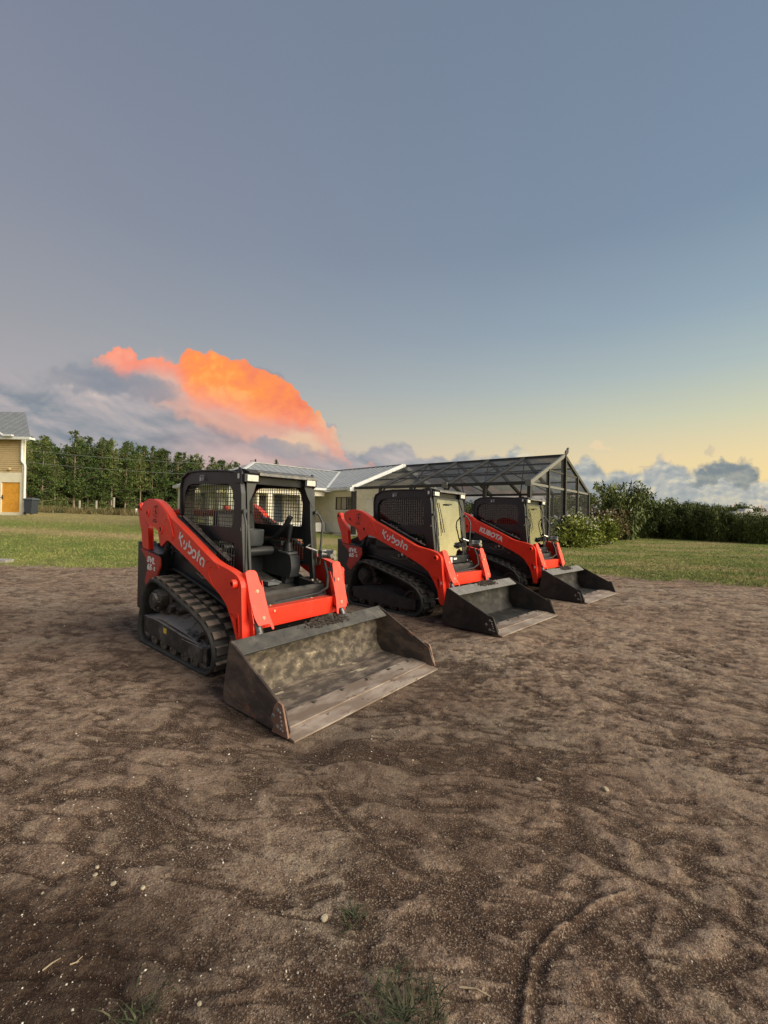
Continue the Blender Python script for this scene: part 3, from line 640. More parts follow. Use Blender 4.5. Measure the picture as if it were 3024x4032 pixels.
    e_ = mb.build('cutting_edge', M['b_edge'], b, bevel=.002)
    bm_ = MB().cyl((0, 0, 0), 'z', .020, .014, 8).mesh('edge_bolt', M['worn'])
    for k in range(6): shared(bm_, 'edge_bolt', e_, (1.50, -.80 + k * .32, .042))
    mb = MB(); rr = random.Random(5)
    for k in range(170):
        y = rr.gauss(.08, .17); x = rr.uniform(.955, 1.06); z = .515 - max(0, x - .985) * .64; r_ = rr.uniform(.008, .024) * (1.25 - min(1, abs(y - .08) / .45))
        mb.add([(x + r_ * dx, y + r_ * dy, z + r_ * dz * .8) for dx, dy, dz in ((1, 0, 0), (-1, 0, 0), (0, 1, 0), (0, -1, 0), (0, 0, 1), (0, 0, -1))], [(0, 2, 4), (2, 1, 4), (1, 3, 4), (3, 0, 4), (2, 0, 5), (1, 2, 5), (3, 1, 5), (0, 3, 5)])
    o = mb.build('loose_soil', M['soil'], b); o['kind'] = 'stuff'
    # --- cab shell, the same on all three
    for s in (-1, 1):
        outer = roundpoly([(.43, .93), (.372, 1.40), (.350, 1.70), (.325, 1.815), (.22, 1.905), (.08, 1.922), (-.45, 1.938), (-.70, 1.928), (-.83, 1.87), (-.868, 1.76), (-.858, 1.45), (-.82, 1.10), (-.80, .93)], .05, 3)
        win = roundpoly([(.205, 1.362), (.212, 1.62), (.165, 1.755), (.10, 1.797), (-.62, 1.803), (-.72, 1.785), (-.79, 1.70), (-.79, 1.40), (-.72, 1.355)], .03, 3)
        low = roundpoly([(.236, 1.215), (.275, .975), (.10, .97), (-.55, 1.19), (-.55, 1.215)], .02, 3)
        mb = MB(); mb.prism(outer, 'y', s * .455, s * .418, holes=[win, low]); side = mb.build('cab_side', M['black'], root, bevel=.006)
        mb = MB(); mb.prism(roundpoly([(.425, .93), (.372, 1.40), (.350, 1.70), (.325, 1.815), (.22, 1.900), (.08, 1.915), (-.45, 1.93), (-.70, 1.92), (-.83, 1.86), (-.865, 1.76), (-.855, 1.45), (-.87, 1.45), (-.882, 1.77), (-.842, 1.88), (-.705, 1.94), (-.45, 1.952), (.08, 1.935), (.23, 1.918), (.335, 1.825), (.362, 1.70), (.384, 1.40), (.440, .93)], .0), 'y', s * .475, s * .418)
        mb.build('cab_rim', M['black'], side, bevel=.008)
        mb = MB(); pts = []
        for x in np.arange(-.79, .24, .0455):
            z1 = 1.80 if -.70 < x < .16 else 1.72; mb.box((x - .003, s * .434, 1.36), (x + .003, s * .440, z1))
            if x > -.54: mb.box((x - .003, s * .434, max(.975, 1.19 - (x + .55) * .34)), (x + .003, s * .440, 1.215))
        for z in np.arange(1.375, 1.80, .0405): mb.box((-.795 + max(0, z - 1.7) * .8, s * .440, z - .003), (.21 - max(0, z - 1.7) * .5, s * .446, z + .003))
        for z in np.arange(.985, 1.215, .0405): mb.box((max(-.55, -.55 + (1.18 - z) * 3.0), s * .440, z - .003), (.27 - (z - .97) * .14, s * .446, z + .003))
        mb.build('mesh_screen', M['black'], side)
        mb = MB(); mb.tube([(.395, s * .455, 1.535), (.43, s * .478, 1.50), (.475, s * .487, 1.43), (.482, s * .487, 1.37), (.474, s * .474, 1.1), (.470, s * .470, .95)], .0115, 10); mb.cyl((.40, s * .455, 1.53), 'x', .02, .03, 10); mb.build('grab_rail', M['plastic'], root, smooth=40)
        # front pillar
        mb = MB(); mb.prism([(.43, .70), (.50, .70), (.455, .93), (.395, 1.40), (.372, 1.72), (.30, 1.83), (.27, 1.78), (.30, 1.60), (.33, 1.20), (.385, .93)], 'y', s * .418, s * .385)
        mb.build('front_pillar', M['black'], root, bevel=.008)
        mb = MB(); mb.prism([(.418, 1.83), (.30, 1.83), (.34, 1.72), (.418, 1.58)], 'x', .352, .366, fn=lambda p: (p[0] + (1.8 - p[2]) * .09, s * p[1], p[2])); mb.build('pillar_gusset', M['black'], root)
        # rear pillar and rear wall frame halves
        mb = MB(); mb.prism([(-.86, .95), (-.78, .95), (-.78, 1.90), (-.84, 1.88)], 'y', s * .418, s * .375); mb.build('rear_pillar', M['black'], root, bevel=.006)
        mb = MB(); mb.box((.355, s * .50, 1.80), (.40, s * .30, 1.893)) if False else None
        # work lamp: housing and lens
        mb.prism([(.25, 1.81), (.395, 1.812), (.392, 1.892), (.25, 1.90)], 'y', s * .462, s * .295); w_ = mb.build('work_lamp', M['black'], root, bevel=.006)
        mb = MB(); mb.box((.396, s * .436, 1.822), (.403, s * .312, 1.883)); mb.build('lamp_lens', M['lamp'], w_, bevel=.004)
        mb = MB(); mb.prism([(.27, 1.90), (.36, 1.90), (.32, 1.952), (.30, 1.958)], 'y', s * .470, s * .455); mb.box((.25, s * .455, 1.80), (.36, s * .475, 1.91)); mb.build('lifting_lug', M['black'], root, bevel=.003)
        mb = MB(); mb.box((.295, s * .4765, 1.845), (.325, s * .4775, 1.895)); mb.build('lug_sticker', M['white'], root)
    mb = MB(); mb.prism(roundpoly([(.30, 1.885), (.400, 1.895), (.405, 1.915), (.28, 1.948), (.05, 1.930), (-.45, 1.945), (-.70, 1.935), (-.84, 1.87), (-.80, 1.85), (-.68, 1.90), (-.45, 1.91), (.1, 1.895)], .01, 2), 'y', -.418, .418); mb.build('cab_roof', M['black_dusty'], root, bevel=.004)
    mb = MB(); mb.prism([(.28, 1.80), (.325, 1.80), (.335, 1.888), (.28, 1.89)], 'y', -.418, .418); mb.build('front_header', M['black'], root, bevel=.004)
    mb = MB(); mb.prism([(.396, 1.880), (.409, 1.884), (.407, 1.912), (.345, 1.936), (.335, 1.926), (.394, 1.904)], 'y', -.30, .448); mb.build('roof_visor', M['visor'], root, bevel=.002)
    mb = MB(); ro = rrect(-.376, .95, .376, 1.88, .02, 2); wi = roundpoly([(-.345, 1.33), (.345, 1.33), (.345, 1.76), (.27, 1.82), (-.27, 1.82), (-.345, 1.76)], .08, 5)
    mb.prism(ro, 'x', -.81, -.775, holes=[wi]); rw = mb.build('rear_wall', M['black'], root, bevel=.004)
    mb = MB(); mb.prism(wi, 'x', -.79, -.785); mb.build('rear_window', M['rear_glass'], rw)
    # cab floor, sill
    mb = MB(); mb.prism([(-.78, .78), (.35, .66), (.35, .62), (-.78, .70)], 'y', -.418, .418); mb.box((-.70, -.418, .78), (-.30, .418, 1.02)); mb.build('cab_floor', M['black'], root, bevel=.01)
    mb = MB(); mb.prism(roundpoly([(.46, .615), (.58, .615), (.585, .735), (.55, .765), (.46, .72)], .02, 3), 'y', -.455, .455); mb.prism([(.30, .70), (.56, .74), (.56, .775), (.30, .80)], 'y', -.455, -.33); mb.prism([(.30, .70), (.56, .74), (.56, .775), (.30, .80)], 'y', .33, .455)
    mb.prism([(.46, .56), (.64, .56), (.635, .645), (.60, .655), (.46, .655)], 'y', -.44, .44); mb.build('front_step', M['black_dusty'], root, bevel=.008)
    mb = MB(); mb.cyl((.575, -.20, .60), 'x', .01, .02, 6); 
    for x, y, z in ((.636, -.30, .635), (.636, .22, .635), (.56, .40, .778), (.52, .33, .80), (.50, .42, .79)): mb.cyl((x, y, z), 'x', .012, .016, 6)
    mb.build('step_bolt', M['bolt'], root)
    # seat and controls
    seat = empty('operator_seat', (0, 0, 0)); seat.parent = root
    mb = MB(); mb.prism(roundpoly([(-.50, .98), (-.08, 1.02), (-.04, 1.08), (-.08, 1.12), (-.46, 1.10)], .04, 4), 'y', -.24, .24); mb.build('seat_cushion', M['seat'], seat, bevel=.03, seg=3)
    mb = MB(); mb.prism(roundpoly([(-.50, 1.08), (-.40, 1.09), (-.46, 1.48), (-.50, 1.52), (-.57, 1.50), (-.56, 1.2)], .03, 4), 'y', -.23, .23); mb.build('backrest', M['seat'], seat, bevel=.04, seg=3)
    for s in (-1, 1):
        con = empty('control_console', (0, 0, 0)); con.parent = root
        mb = MB(); mb.prism(roundpoly([(-.42, .80), (.20, .78), (.235, .90), (.21, 1.03), (.15, 1.06), (-.10, 1.09), (-.42, 1.10)], .03, 4), 'y', s * .27, s * .40); mb.prism(roundpoly([(.02, 1.06), (.17, 1.05), (.16, .84), (.12, .70), (.07, .70), (.03, .84)], .02, 3), 'y', s * .275, s * .395, ); mb.build('console_box', M['plastic'], con, bevel=.015, seg=3)
        mb = MB(); mb.prism(roundpoly([(.0, .25), (.20, .25), (.20, .40), (.0, .40)], .03, 4), 'z', 1.065, 1.085, fn=lambda p: (p[0], s * p[1], p[2] - p[0] * .08)); mb.build('console_rim', M['plastic_light'], con, bevel=.006)
        mb = MB(); prof = []
        for k in range(9): prof.append((.062 - .004 * k + (.006 if k % 2 == 0 else 0), k * .013))
        mb.lathe([(.001, 0)] + prof + [(.001, .11)], 20, 'z', (.10, s * .325, 1.08)); mb.build('lever_boot', M['hose'], con, smooth=50)
        mb = MB(); mb.tube([(.10, s * .325, 1.17), (.105, s * .325, 1.24)], .014, 8); mb.tube([(.105, s * .325, 1.23), (.115, s * .322, 1.28), (.13, s * .32, 1.34), (.135, s * .318, 1.365)], .024, 10, r2=.03); mb.cyl((.14, s * .318, 1.375), 'z', .022, .02, 10); mb.build('joystick', M['seat'], con, smooth=40)
    mb = MB(); mb.tube([(-.40, .30, 1.16), (-.15, .31, 1.20), (.02, .33, 1.35), (.08, .34, 1.44), (.10, .34, 1.47)], .032, 10); mb.box((-.15, .26, 1.14), (.05, .36, 1.19)); mb.build('safety_bar', M['seat'], root, smooth=40)
    mb = MB(); mb.tube([(-.40, -.30, 1.14), (-.15, -.31, 1.13), (.0, -.31, 1.10)], .034, 10); mb.cyl((-.1, -.33, 1.12), 'y', .05, .1, 14); mb.build('arm_rest', M['seat'], root, smooth=40)
    mb = MB(); mb.lathe([(.0, 0), (.13, 0), (.145, .02), (.15, .17), (.135, .18), (.13, .17), (.125, .03), (.0, .03)], 20, 'z', (0, 0, 0)); o = mb.build('seat_bin', M['plastic'], root, smooth=40, loc=(-.12, -.02, 1.14)); o.scale = (.7, 1, 1)
    mb = MB(); mb.box((.05, -.25, .72), (.16, -.10, .76)); mb.box((.05, .02, .72), (.16, .17, .76)); mb.tube([(.30, -.05, .80), (.36, .0, .79), (.33, .06, .78), (.27, .02, .80), (.30, -.05, .80)], .006, 6); mb.build('foot_pedal', M['plastic_light'], root)
    # lettering on the arm and rear panel
    me = text_mesh('SVL', .092, 'model_lettering', M['white'], bold=.0045, shear=.18, sx=1.42); o = shared(me, 'model_lettering', root, (0, 0, 0)); o.matrix_local = side_frame(-1.315, .882, -4, -.6265)
    me = text_mesh('65', .092, 'model_lettering', M['white'], bold=.0045, shear=.05, sx=1.35); o = shared(me, 'model_lettering', root, (0, 0, 0)); o.matrix_local = side_frame(-1.305, .792, -2, -.6265)
    me = text_mesh('-2', .060, 'model_lettering', M['white'], bold=.002, sx=1.3); o = shared(me, 'model_lettering', root, (0, 0, 0)); o.matrix_local = side_frame(-1.155, .795, -2, -.6265)
    mb = MB(); mb.box((-.15, -.4556, 1.86), (-.1499, -.456, 1.8601)); add_cab_sticker(root, -.43, 1.828)
    mb = MB()
    for x, y, z, w, h in ((.345, -.4565, 1.34, .012, .03),): mb.box((x, y, z), (x + w, y + .001, z + h))
    mb.box((.3745, .395, 1.33), (.3755, .415, 1.37)); mb.build('warning_sticker', M['white'], root)
    return root
def stag_emblem(root):
    mb = MB(); a = lambda r, a0, a1, n=8: [(r * math.cos(R(a0 + (a1 - a0) * i / n)), r * .98 * math.sin(R(a0 + (a1 - a0) * i / n))) for i in range(n + 1)]
    S = []
    for k in range(9):                         # a wreath of short strokes
        a0 = 40 * k + 8; S.append([(q[0], q[1]) for q in a(.066 + (.004 if k % 2 else -.003), a0, a0 + 30, 4)])
    S += [[(-.012, -.045), (-.010, -.005)], [(.016, -.045), (.014, -.01)], [(-.008, .03), (-.022, .05), (-.02, .066)], [(.0, .03), (.012, .05), (.008, .068)], [(-.022, .052), (-.036, .055)], [(.010, .052), (.026, .055)]]
    me = strokes_mesh(S, .008, 'stag_emblem', M['emblem']); bm = bmesh.new(); bm.from_mesh(me)
    vs = [bm.verts.new((x, y, .001)) for x, y in ((-.020, -.018), (.020, -.022), (.026, -.004), (.006, .008), (.002, .032), (-.012, .036), (-.020, .026), (-.012, .016), (-.020, .004))]; bm.faces.new(vs)
    for j, (w, y) in enumerate(((.10, -.100), (.12, -.124))):
        for i in range(7):
            x0 = -w / 2 + i * w / 7; q = [bm.verts.new(p) for p in ((x0, y, .001), (x0 + w / 7 - .004, y, .001), (x0 + w / 7 - .006, y + .015, .001), (x0 + .002, y + .015, .001))]; bm.faces.new(q)
    bmesh.ops.recalc_face_normals(bm, faces=bm.faces); bm.to_mesh(me); bm.free()
    o = shared(me, 'stag_emblem', root, (0, 0, 0)); o.matrix_local = side_frame(-1.045, 1.478, -6, -.6590)
def script_logo(root):
    o = shared(strokes_mesh(logo_strokes(), .0225, 'arm_lettering', M['white']), 'arm_lettering', root, (0, 0, 0)); o.matrix_local = side_frame(-.512, 1.168, -20.8, -.6515) @ Matrix.Diagonal((1.07, 1.02, 1, 1))
def set_mat(o, name, mt):
    for ch in o.children_recursive:
        if ch.name.split('.')[0] == name and ch.type == 'MESH':
            for s_ in ch.material_slots: s_.link = 'OBJECT'; s_.material = mt
def add_glass_cab(root, door):
    dr = empty('cab_door', (0, 0, 0)); dr.parent = root
    def f(p): return (p[0] + (1.8 - p[2]) * .115, p[1], p[2])
    o_ = roundpoly([(-.375, .82), (.375, .82), (.375, 1.80), (-.375, 1.80)], .03, 4); i_ = roundpoly([(-.345, .90), (.30, .86), (.32, 1.77), (-.345, 1.775)], .07, 5)
    mb = MB(); mb.prism(o_, 'x', .335, .352, holes=[i_], fn=f); mb.build('door_frame', M['black'], dr, bevel=.004)
    mb = MB(); mb.prism(i_, 'x', .341, .346, fn=f); mb.build('door_glass', M['windscreen'], dr)
    mb = MB(); p = f((.362, -.05, 1.70)); mb.box((p[0], -.10, 1.692), (p[0] + .02, .05, 1.712)); mb.tube([f((.36, -.28, 1.72)), f((.365, -.24, 1.50)), f((.365, -.20, 1.25))], .006, 6); mb.tube([f((.362, -.335, 1.70)), f((.370, -.305, 1.55)), f((.370, -.30, 1.20))], .005, 6)
    mb.build('window_wiper', M['hose'], dr)
    mb = MB(); mb.tube([f((.355, .33, 1.50)), f((.39, .28, 1.44)), f((.39, .25, 1.36)), f((.38, .30, 1.12)), f((.355, .31, 1.08))], .010, 8); mb.build('door_handle', M['hose'], dr, smooth=40)
    for s in (-1, 1):
        mb = MB(); mb.prism(roundpoly([(.215, 1.35), (.22, 1.62), (.165, 1.765), (.10, 1.807), (-.62, 1.813), (-.74, 1.785), (-.80, 1.70), (-.80, 1.40), (-.72, 1.345)], .03, 3), 'y', s * .416, s * .412); mb.build('side_window', M['side_glass'], root)
        mb = MB(); mb.prism([(.28, .96), (.25, 1.225), (-.56, 1.225), (-.56, 1.18), (.05, .96)], 'y', s * .416, s * .412); mb.build('lower_window', M['side_glass'], root)
        mb = MB(); mb.box((-.31, s * .410, 1.35), (-.285, s * .404, 1.81)); mb.build('window_divider', M['black'], root)
        mb = MB(); mb.box((-.885, s * .455, 1.80), (-.86, s * .485, 1.845)); mb.build('marker_light', M['white_dim'], root)
    mb = MB()
    for k, (y0, y1, z0, z1) in enumerate(((-.33, -.28, .80, .84), (-.22, -.09, .77, .86), (-.05, .04, .82, .85), (-.38, -.35, .79, .82))): mb.box((.505, y0, z0), (.508, y1, z1))
    mb.build('step_sticker', M['white'], root)
    mb = MB(); mb.box((.44, -.45, .765), (.505, .45, .88)); mb.build('door_sill', M['black'], root, bevel=.008)
POSES = [(-1.3918, 4.7452, -38.890, 1.424, .154, 0.0), (.7802, 7.1661, -42.275, -.947, -.945, .002), (2.9641, 9.4816, -43.293, .315, -1.014, .004)]
def place(root, k):
    x, y, yaw, a, b, z = POSES[k]; root.location = (x, y, z + R(a) * .3); root.rotation_euler = (R(b), R(a), R(yaw))
L1 = build_loader(); L2 = copy_tree(L1); 
add_glass_cab(L2, True); set_mat(L2, 'bucket_floor', M['d_in']); set_mat(L2, 'caked_clay', M['d_in']); set_mat(L2, 'side_plate', M['d_side']); set_mat(L2, 'stiffener_strip', M['d_side'])
set_mat(L2, 'top_bar', M['d_bar']); set_mat(L2, 'side_cutter', M['d_side']); set_mat(L2, 'tread_lug', M['lug_dark']); set_mat(L2, 'track_frame', M['frame_dark']); set_mat(L2, 'track_roller', M['worn_dark']); set_mat(L2, 'idler_wheel', M['frame_dark']); set_mat(L2, 'drive_sprocket', M['frame_dark']); set_mat(L2, 'travel_motor', M['frame_dark'])
L3 = copy_tree(L2); set_mat(L3, 'door_glass', M['windscreen_clear'])
for r_ in (L1, L2): script_logo(r_); stag_emblem(r_)
me = text_mesh('KUBOTA', .142, 'arm_lettering', M['white'], bold=.0065, shear=.0, sx=1.03); o = shared(me, 'arm_lettering', L3, (0, 0, 0)); o.matrix_local = side_frame(-.600, 1.190, -20, -.6515)
for k, r_ in enumerate((L1, L2, L3)): place(r_, k)
mb = MB(); mb.box((-.615, -.7275, .20), (-.545, -.7262, .255)); mb.build('yellow_sticker', M['yellow'], L1)
for r_ in (L2, L3):
    mb = MB(); mb.box((.675, -.6525, .50), (.700, -.651, .54)); mb.box((-.22, -.4825, .86), (-.18, -.481, .90)); mb.build('small_sticker', M['white'], r_)
G_ = 'red and black compact track loaders parked in a row'
tag(L1, 'nearest red and black track loader with open mesh cab and clay-caked bucket', 'track loader', G_)
tag(L2, 'middle red track loader with yellow sky mirrored in its glass door', 'track loader', G_)
tag(L3, 'farthest red track loader, in front of the screen enclosure, block capitals on arm', 'track loader', G_)
# ------------------------------------------------------------------ ground
bpy.context.view_layer.update()
def hash2(ix, iy, s):
    h = (ix.astype(np.int64) * 374761393 + iy.astype(np.int64) * 668265263 + s * 1274126177) & 0xffffffff
    h = ((h ^ (h >> 13)) * 1274126177) & 0xffffffff
    return ((h ^ (h >> 16)) & 0xffff) / 65535.0
def vnoise(x, y, s=0):
    ix, iy = np.floor(x), np.floor(y); fx, fy = x - ix, y - iy; fx = fx * fx * (3 - 2 * fx); fy = fy * fy * (3 - 2 * fy)
    a, b, c, d = hash2(ix, iy, s), hash2(ix + 1, iy, s), hash2(ix, iy + 1, s), hash2(ix + 1, iy + 1, s)
    return (a + (b - a) * fx) * (1 - fy) + (c + (d - c) * fx) * fy
def fbm(x, y, s=0, o=4, g=.5):
    v = 0; a = 1; t = 0
    for k in range(o): v = v + a * vnoise(x * 2 ** k + 17.3 * k, y * 2 ** k + 9.1 * k, s + k); t += a; a *= g
    return v / t
def sst(a, b, x): t = np.clip((x - a) / (b - a), 0, 1); return t * t * (3 - 2 * t)
def terr(x, y):
    """broad height of the land"""
    x = np.asarray(x, float); y = np.asarray(y, float)
    u = x / np.maximum(y, 1)
    far = np.interp(u, [-1.0, -.85, -.5, -.1, .3, 1.0], [1.15, 1.1, .85, .50, .26, .18])
    r = sst(9.5, 29, y)
    more = np.interp(u, [-1.0, -.3, 0], [.30, .25, .1]) * sst(30, 50, y)
    return far * r + more
def pix_ground(px, py):
    d = ray(px, py); t = CAMH / -d.z; return d.x * t, t
def seg_dist(X, Y, pts):
    best = np.full(X.shape, 9.0); par = np.zeros(X.shape); acc = 0
    for (x0, y0), (x1, y1) in zip(pts[:-1], pts[1:]):
        dx, dy = x1 - x0, y1 - y0; L = math.hypot(dx, dy); t = np.clip(((X - x0) * dx + (Y - y0) * dy) / L ** 2, 0, 1)
        dd = np.hypot(X - x0 - t * dx, Y - y0 - t * dy); m = dd < best; best = np.where(m, dd, best); par = np.where(m, acc + t * L, par); acc += L
    return best, par
def smooth_line(pts, n=6):
    P = [Vector(p) for p in pts]; out = []
    for i in range(len(P) - 1):
        a, b, c, d = P[max(i - 1, 0)], P[i], P[i + 1], P[min(i + 2, len(P) - 1)]
        for k in range(n):
            t = k / n; out.append(tuple(.5 * ((2 * b) + (c - a) * t + (2 * a - 5 * b + 4 * c - d) * t * t + (3 * b - a - 3 * c + d) * t ** 3)))
    out.append(tuple(P[-1])); return out
B2 = lambda a, b: (1512 + a / 1.0972, 2900 + b / 1.0972)
LN = {
    'arc': [B2(605, 1242), B2(622, 1060), B2(645, 940), B2(690, 880), B2(740, 825), B2(850, 750), B2(950, 700), B2(1060, 668)],
    'line1': [B2(290, 720), B2(430, 820), B2(560, 890), B2(640, 945)],
    'line2': [(1180, 3010), (1330, 3200), B2(0, 520), B2(60, 575), B2(130, 610)],
    'tyre': [B2(700, 420), B2(860, 480), B2(1050, 575), B2(1200, 635), B2(1400, 740), B2(1659, 880)],
    'line3': [(1250, 3090), (1230, 3000), (1190, 2960)],
    'wheel1': [(1330, 2960), (1700, 2985), (2200, 2960), (2900, 2900)],
}
LN = {k: smooth_line([pix_ground(*p) for p in v]) for k, v in LN.items()}
def dirt_edge(x):   # Y at which bare dirt gives way to grass
    xs = np.array([-60, -14, -9, -6, -3, 0, 3, 5, 6.5, 8, 10, 14, 60.]); ys = np.array([11.3, 11.3, 11.5, 11.7, 13.0, 14.0, 13.5, 11.9, 11.3, 10.9, 10.2, 9.6, 9.])
    return np.interp(x, xs, ys)
def masks(X, Y):
    e = dirt_edge(X) + (fbm(X * .7, Y * .7, 40, 4) - .5) * 1.6 + (fbm(X * 3.2, Y * 3.2, 44, 4) - .5) * 1.3
    grass = sst(-.35, .35, Y - e)
    return grass
def height(X, Y):
    """fine relief of the dirt, metres"""
    dist = np.hypot(X, Y)
    wx = X + .25 * (fbm(X * 1.3, Y * 1.3, 3, 3) - .5); wy = Y + .25 * (fbm(X * 1.3, Y * 1.3, 7, 3) - .5)
    h = .04 * (fbm(wx * .45, wy * .45, 11, 3) - .5)
    ang = R(-28); ca, sa = math.cos(ang), math.sin(ang); sx, sy = wx * ca + wy * sa, -wx * sa + wy * ca
    rid = 1 - np.abs(2 * fbm(sx * 2.2, sy * 5.0, 21, 4, .55) - 1)
    h += -.012 * np.clip(rid - .80, 0, 1) / .20
    a2 = R(-9) ; tx, ty = wx * math.cos(a2) + wy * math.sin(a2), -wx * math.sin(a2) + wy * math.cos(a2); r2_ = 1 - np.abs(2 * fbm(tx * 2.2 + 7, ty * 8.5, 25, 4, .55) - 1); h += -.014 * sst(.82, .97, r2_) * sst(22, 9, dist); h += .010 * (fbm(tx * 1.6, ty * 7, 27, 3) - .5)
    pf = fbm(wx * 7, wy * 7, 33, 3); h += .006 * sst(.46, .52, pf) * sst(.45, .6, fbm(X * .7 + 5, Y * .7, 37, 3)) * sst(12, 6, dist)
    cell = fbm(wx * 4.5, wy * 4.5, 31, 3); h += .009 * sst(.44, .56, cell)
    rough = sst(.38, .62, fbm(X * .8, Y * .8, 51, 3))
    h += (.004 + .009 * rough) * (fbm(X * 11, Y * 16, 61, 4, .6) - .5) + (.006 + .016 * rough) * (fbm(X * 42, Y * 42, 71, 3, .6) - .5) * sst(9, 4, dist)
    # old track prints crossing from the left to the right
    for (x0, y0, x1, y1, w, pt) in ((-7, 4.3, 5.0, 4.9, .32, .10), (-6, 7.6, -2.2, 5.8, .34, .10), (-1.0, 3.0, 7.5, 5.2, .34, .11), (.6, 3.6, 6.5, 6.9, .34, .10), (-5, 3.0, .4, 3.1, .3, .10)):
        L = math.hypot(x1 - x0, y1 - y0); dx, dy = (x1 - x0) / L, (y1 - y0) / L
        t = (X - x0) * dx + (Y - y0) * dy; c = -(X - x0) * dy + (Y - y0) * dx + .35 * np.sin(t * .35 + x0)
        m = sst(w, w * .8, np.abs(c)) * sst(0, .8, t) * sst(L, L - .8, t) * sst(.36, .55, fbm(X * 1.1, Y * 1.1, 81, 3))
        h += m * (.0022 * np.sign(np.sin(2 * np.pi * t / pt + np.where(c > 0, 2.2, 0))) * .8 + .001) - .004 * sst(w * 1.1, w, np.abs(c)) * m
    h = h * (.58 + .42 * sst(1.8, 6.0, dist))
    d, t = seg_dist(X, Y, LN['arc']); h += .007 * np.exp(-(d / .009) ** 2) - .009 * np.exp(-((d - .030) / .018) ** 2)
    d, t = seg_dist(X, Y, LN['line1']); h += .005 * np.exp(-(d / .008) ** 2) - .006 * np.exp(-((d - .028) / .015) ** 2)
    d, t = seg_dist(X, Y, LN['line2']); h += .004 * np.exp(-(d / .009) ** 2) - .004 * np.exp(-((d - .028) / .015) ** 2)
    d, t = seg_dist(X, Y, LN['tyre']); m = sst(.34, 0.30, d) * .6; h += -.015 * np.exp(-(d / .025) ** 2); h += .005 * sst(.20, .05, np.abs(d - .16)) * np.sin(t * 2 * np.pi / .16 + 9 * d)
    d, t = seg_dist(X, Y, LN['wheel1']); h += -.004 * sst(.16, .10, d) + .0012 * np.sin(t * 60) * sst(.15, .1, d) * sst(.45, .6, fbm(X * 2, Y * 2, 170, 3))
    return h
nr, nc = 760, 560
# rows: projection-uniform near, opening outwards
q = np.linspace(1 / 3.5, 1 / 95.0, nr); Yr = 1 / q - 2.4
Yr = np.concatenate([[-2.3, -1.5, -.5, .3, .8], Yr, [150, 400, 1200, 4000]])
uc = np.linspace(-.86, .86, nc); uc = np.concatenate([[-30, -8, -3, -1.6, -1.15, -.95], uc, [.95, 1.15, 1.6, 3, 8, 30]])
UU, YY = np.meshgrid(uc, Yr); XX = UU * (YY + 2.4)
GR = masks(XX, YY); TZ = terr(XX, YY)
HH = height(XX, YY); fade = sst(45, 14, YY)
# sink a little round the machines' tracks so that they press into the soil
under = np.zeros_like(XX); PLN = np.zeros_like(XX)
for x, y, yaw, a, b, z in POSES:
    c_, s_ = math.cos(R(yaw)), math.sin(R(yaw)); lx = (XX - x) * c_ + (YY - y) * s_; ly = -(XX - x) * s_ + (YY - y) * c_
    w_ = sst(2.05, 1.75, np.abs(lx - .12)) * sst(1.3, 1.0, np.abs(ly)); under = np.maximum(under, w_); PLN = PLN * (1 - w_) + w_ * (z - R(a) * (lx - .3) + R(b) * ly)
Z = TZ + PLN + HH * fade * (1 - GR * .75) * (1 - .75 * under) - .004 * under + GR * .02 * (fbm(XX * 3, YY * 3, 90, 3) - .5) - .012
nR, nC = XX.shape; V = np.stack([XX, YY, Z], -1).reshape(-1, 3); idx = np.arange(nR * nC).reshape(nR, nC)
F = np.stack([idx[:-1, :-1], idx[:-1, 1:], idx[1:, 1:], idx[1:, :-1]], -1).reshape(-1, 4)
b0 = len(V); V = np.concatenate([V, [[-4000, -4000, -.03], [4000, -4000, -.03], [4000, -2.2, -.03], [-4000, -2.2, -.03]]]); F = np.concatenate([F, [[b0, b0 + 1, b0 + 2, b0 + 3]]])
# colour guides: R grass, G pale/dry, B dark wet, A painted shading by relief height
pale = sst(.50, .68, fbm(XX * 1.0, YY * 1.6, 101, 4)) * (1 - GR)
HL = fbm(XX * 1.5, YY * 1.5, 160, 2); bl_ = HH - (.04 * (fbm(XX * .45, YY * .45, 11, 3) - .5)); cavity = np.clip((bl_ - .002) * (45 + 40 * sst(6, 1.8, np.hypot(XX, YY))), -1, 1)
sx_, sy_ = pix_ground(130, 3830); dark = sst(1.25, .35, np.hypot((XX - sx_ + .15) / 1.0, (YY - sy_) / .42) + .5 * (fbm(XX * 5, YY * 5, 111, 3) - .5))
dark = np.maximum(dark, .35 * sst(.55, .7, fbm(XX * .35, YY * .35, 121, 3)))
u_ = XX / np.maximum(YY, .5)
dry = np.exp(-((YY - 17.3 + 2.5 * u_) / 1.1) ** 2) * sst(.0, -.35, u_) + .75 * sst(22, 26, YY) * sst(-.1, -.5, u_) + .9 * sst(2.4, .8, np.abs(YY - 20 )) * sst(.02, -.08, u_) * sst(-.40, -.25, u_)
dry = dry + .6 * sst(1.2, .2, np.abs(YY - dirt_edge(XX) - .2)) + .75 * sst(.52, .66, fbm(XX * .5, YY * 1.2, 131, 4)) * sst(0, .3, u_)
dry = np.clip(dry, 0, 1)
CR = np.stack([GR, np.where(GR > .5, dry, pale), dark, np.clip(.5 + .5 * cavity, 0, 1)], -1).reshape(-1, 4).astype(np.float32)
CR = np.concatenate([CR, np.tile([[1, .3, 0, .5]], (4, 1))]).astype(np.float32)
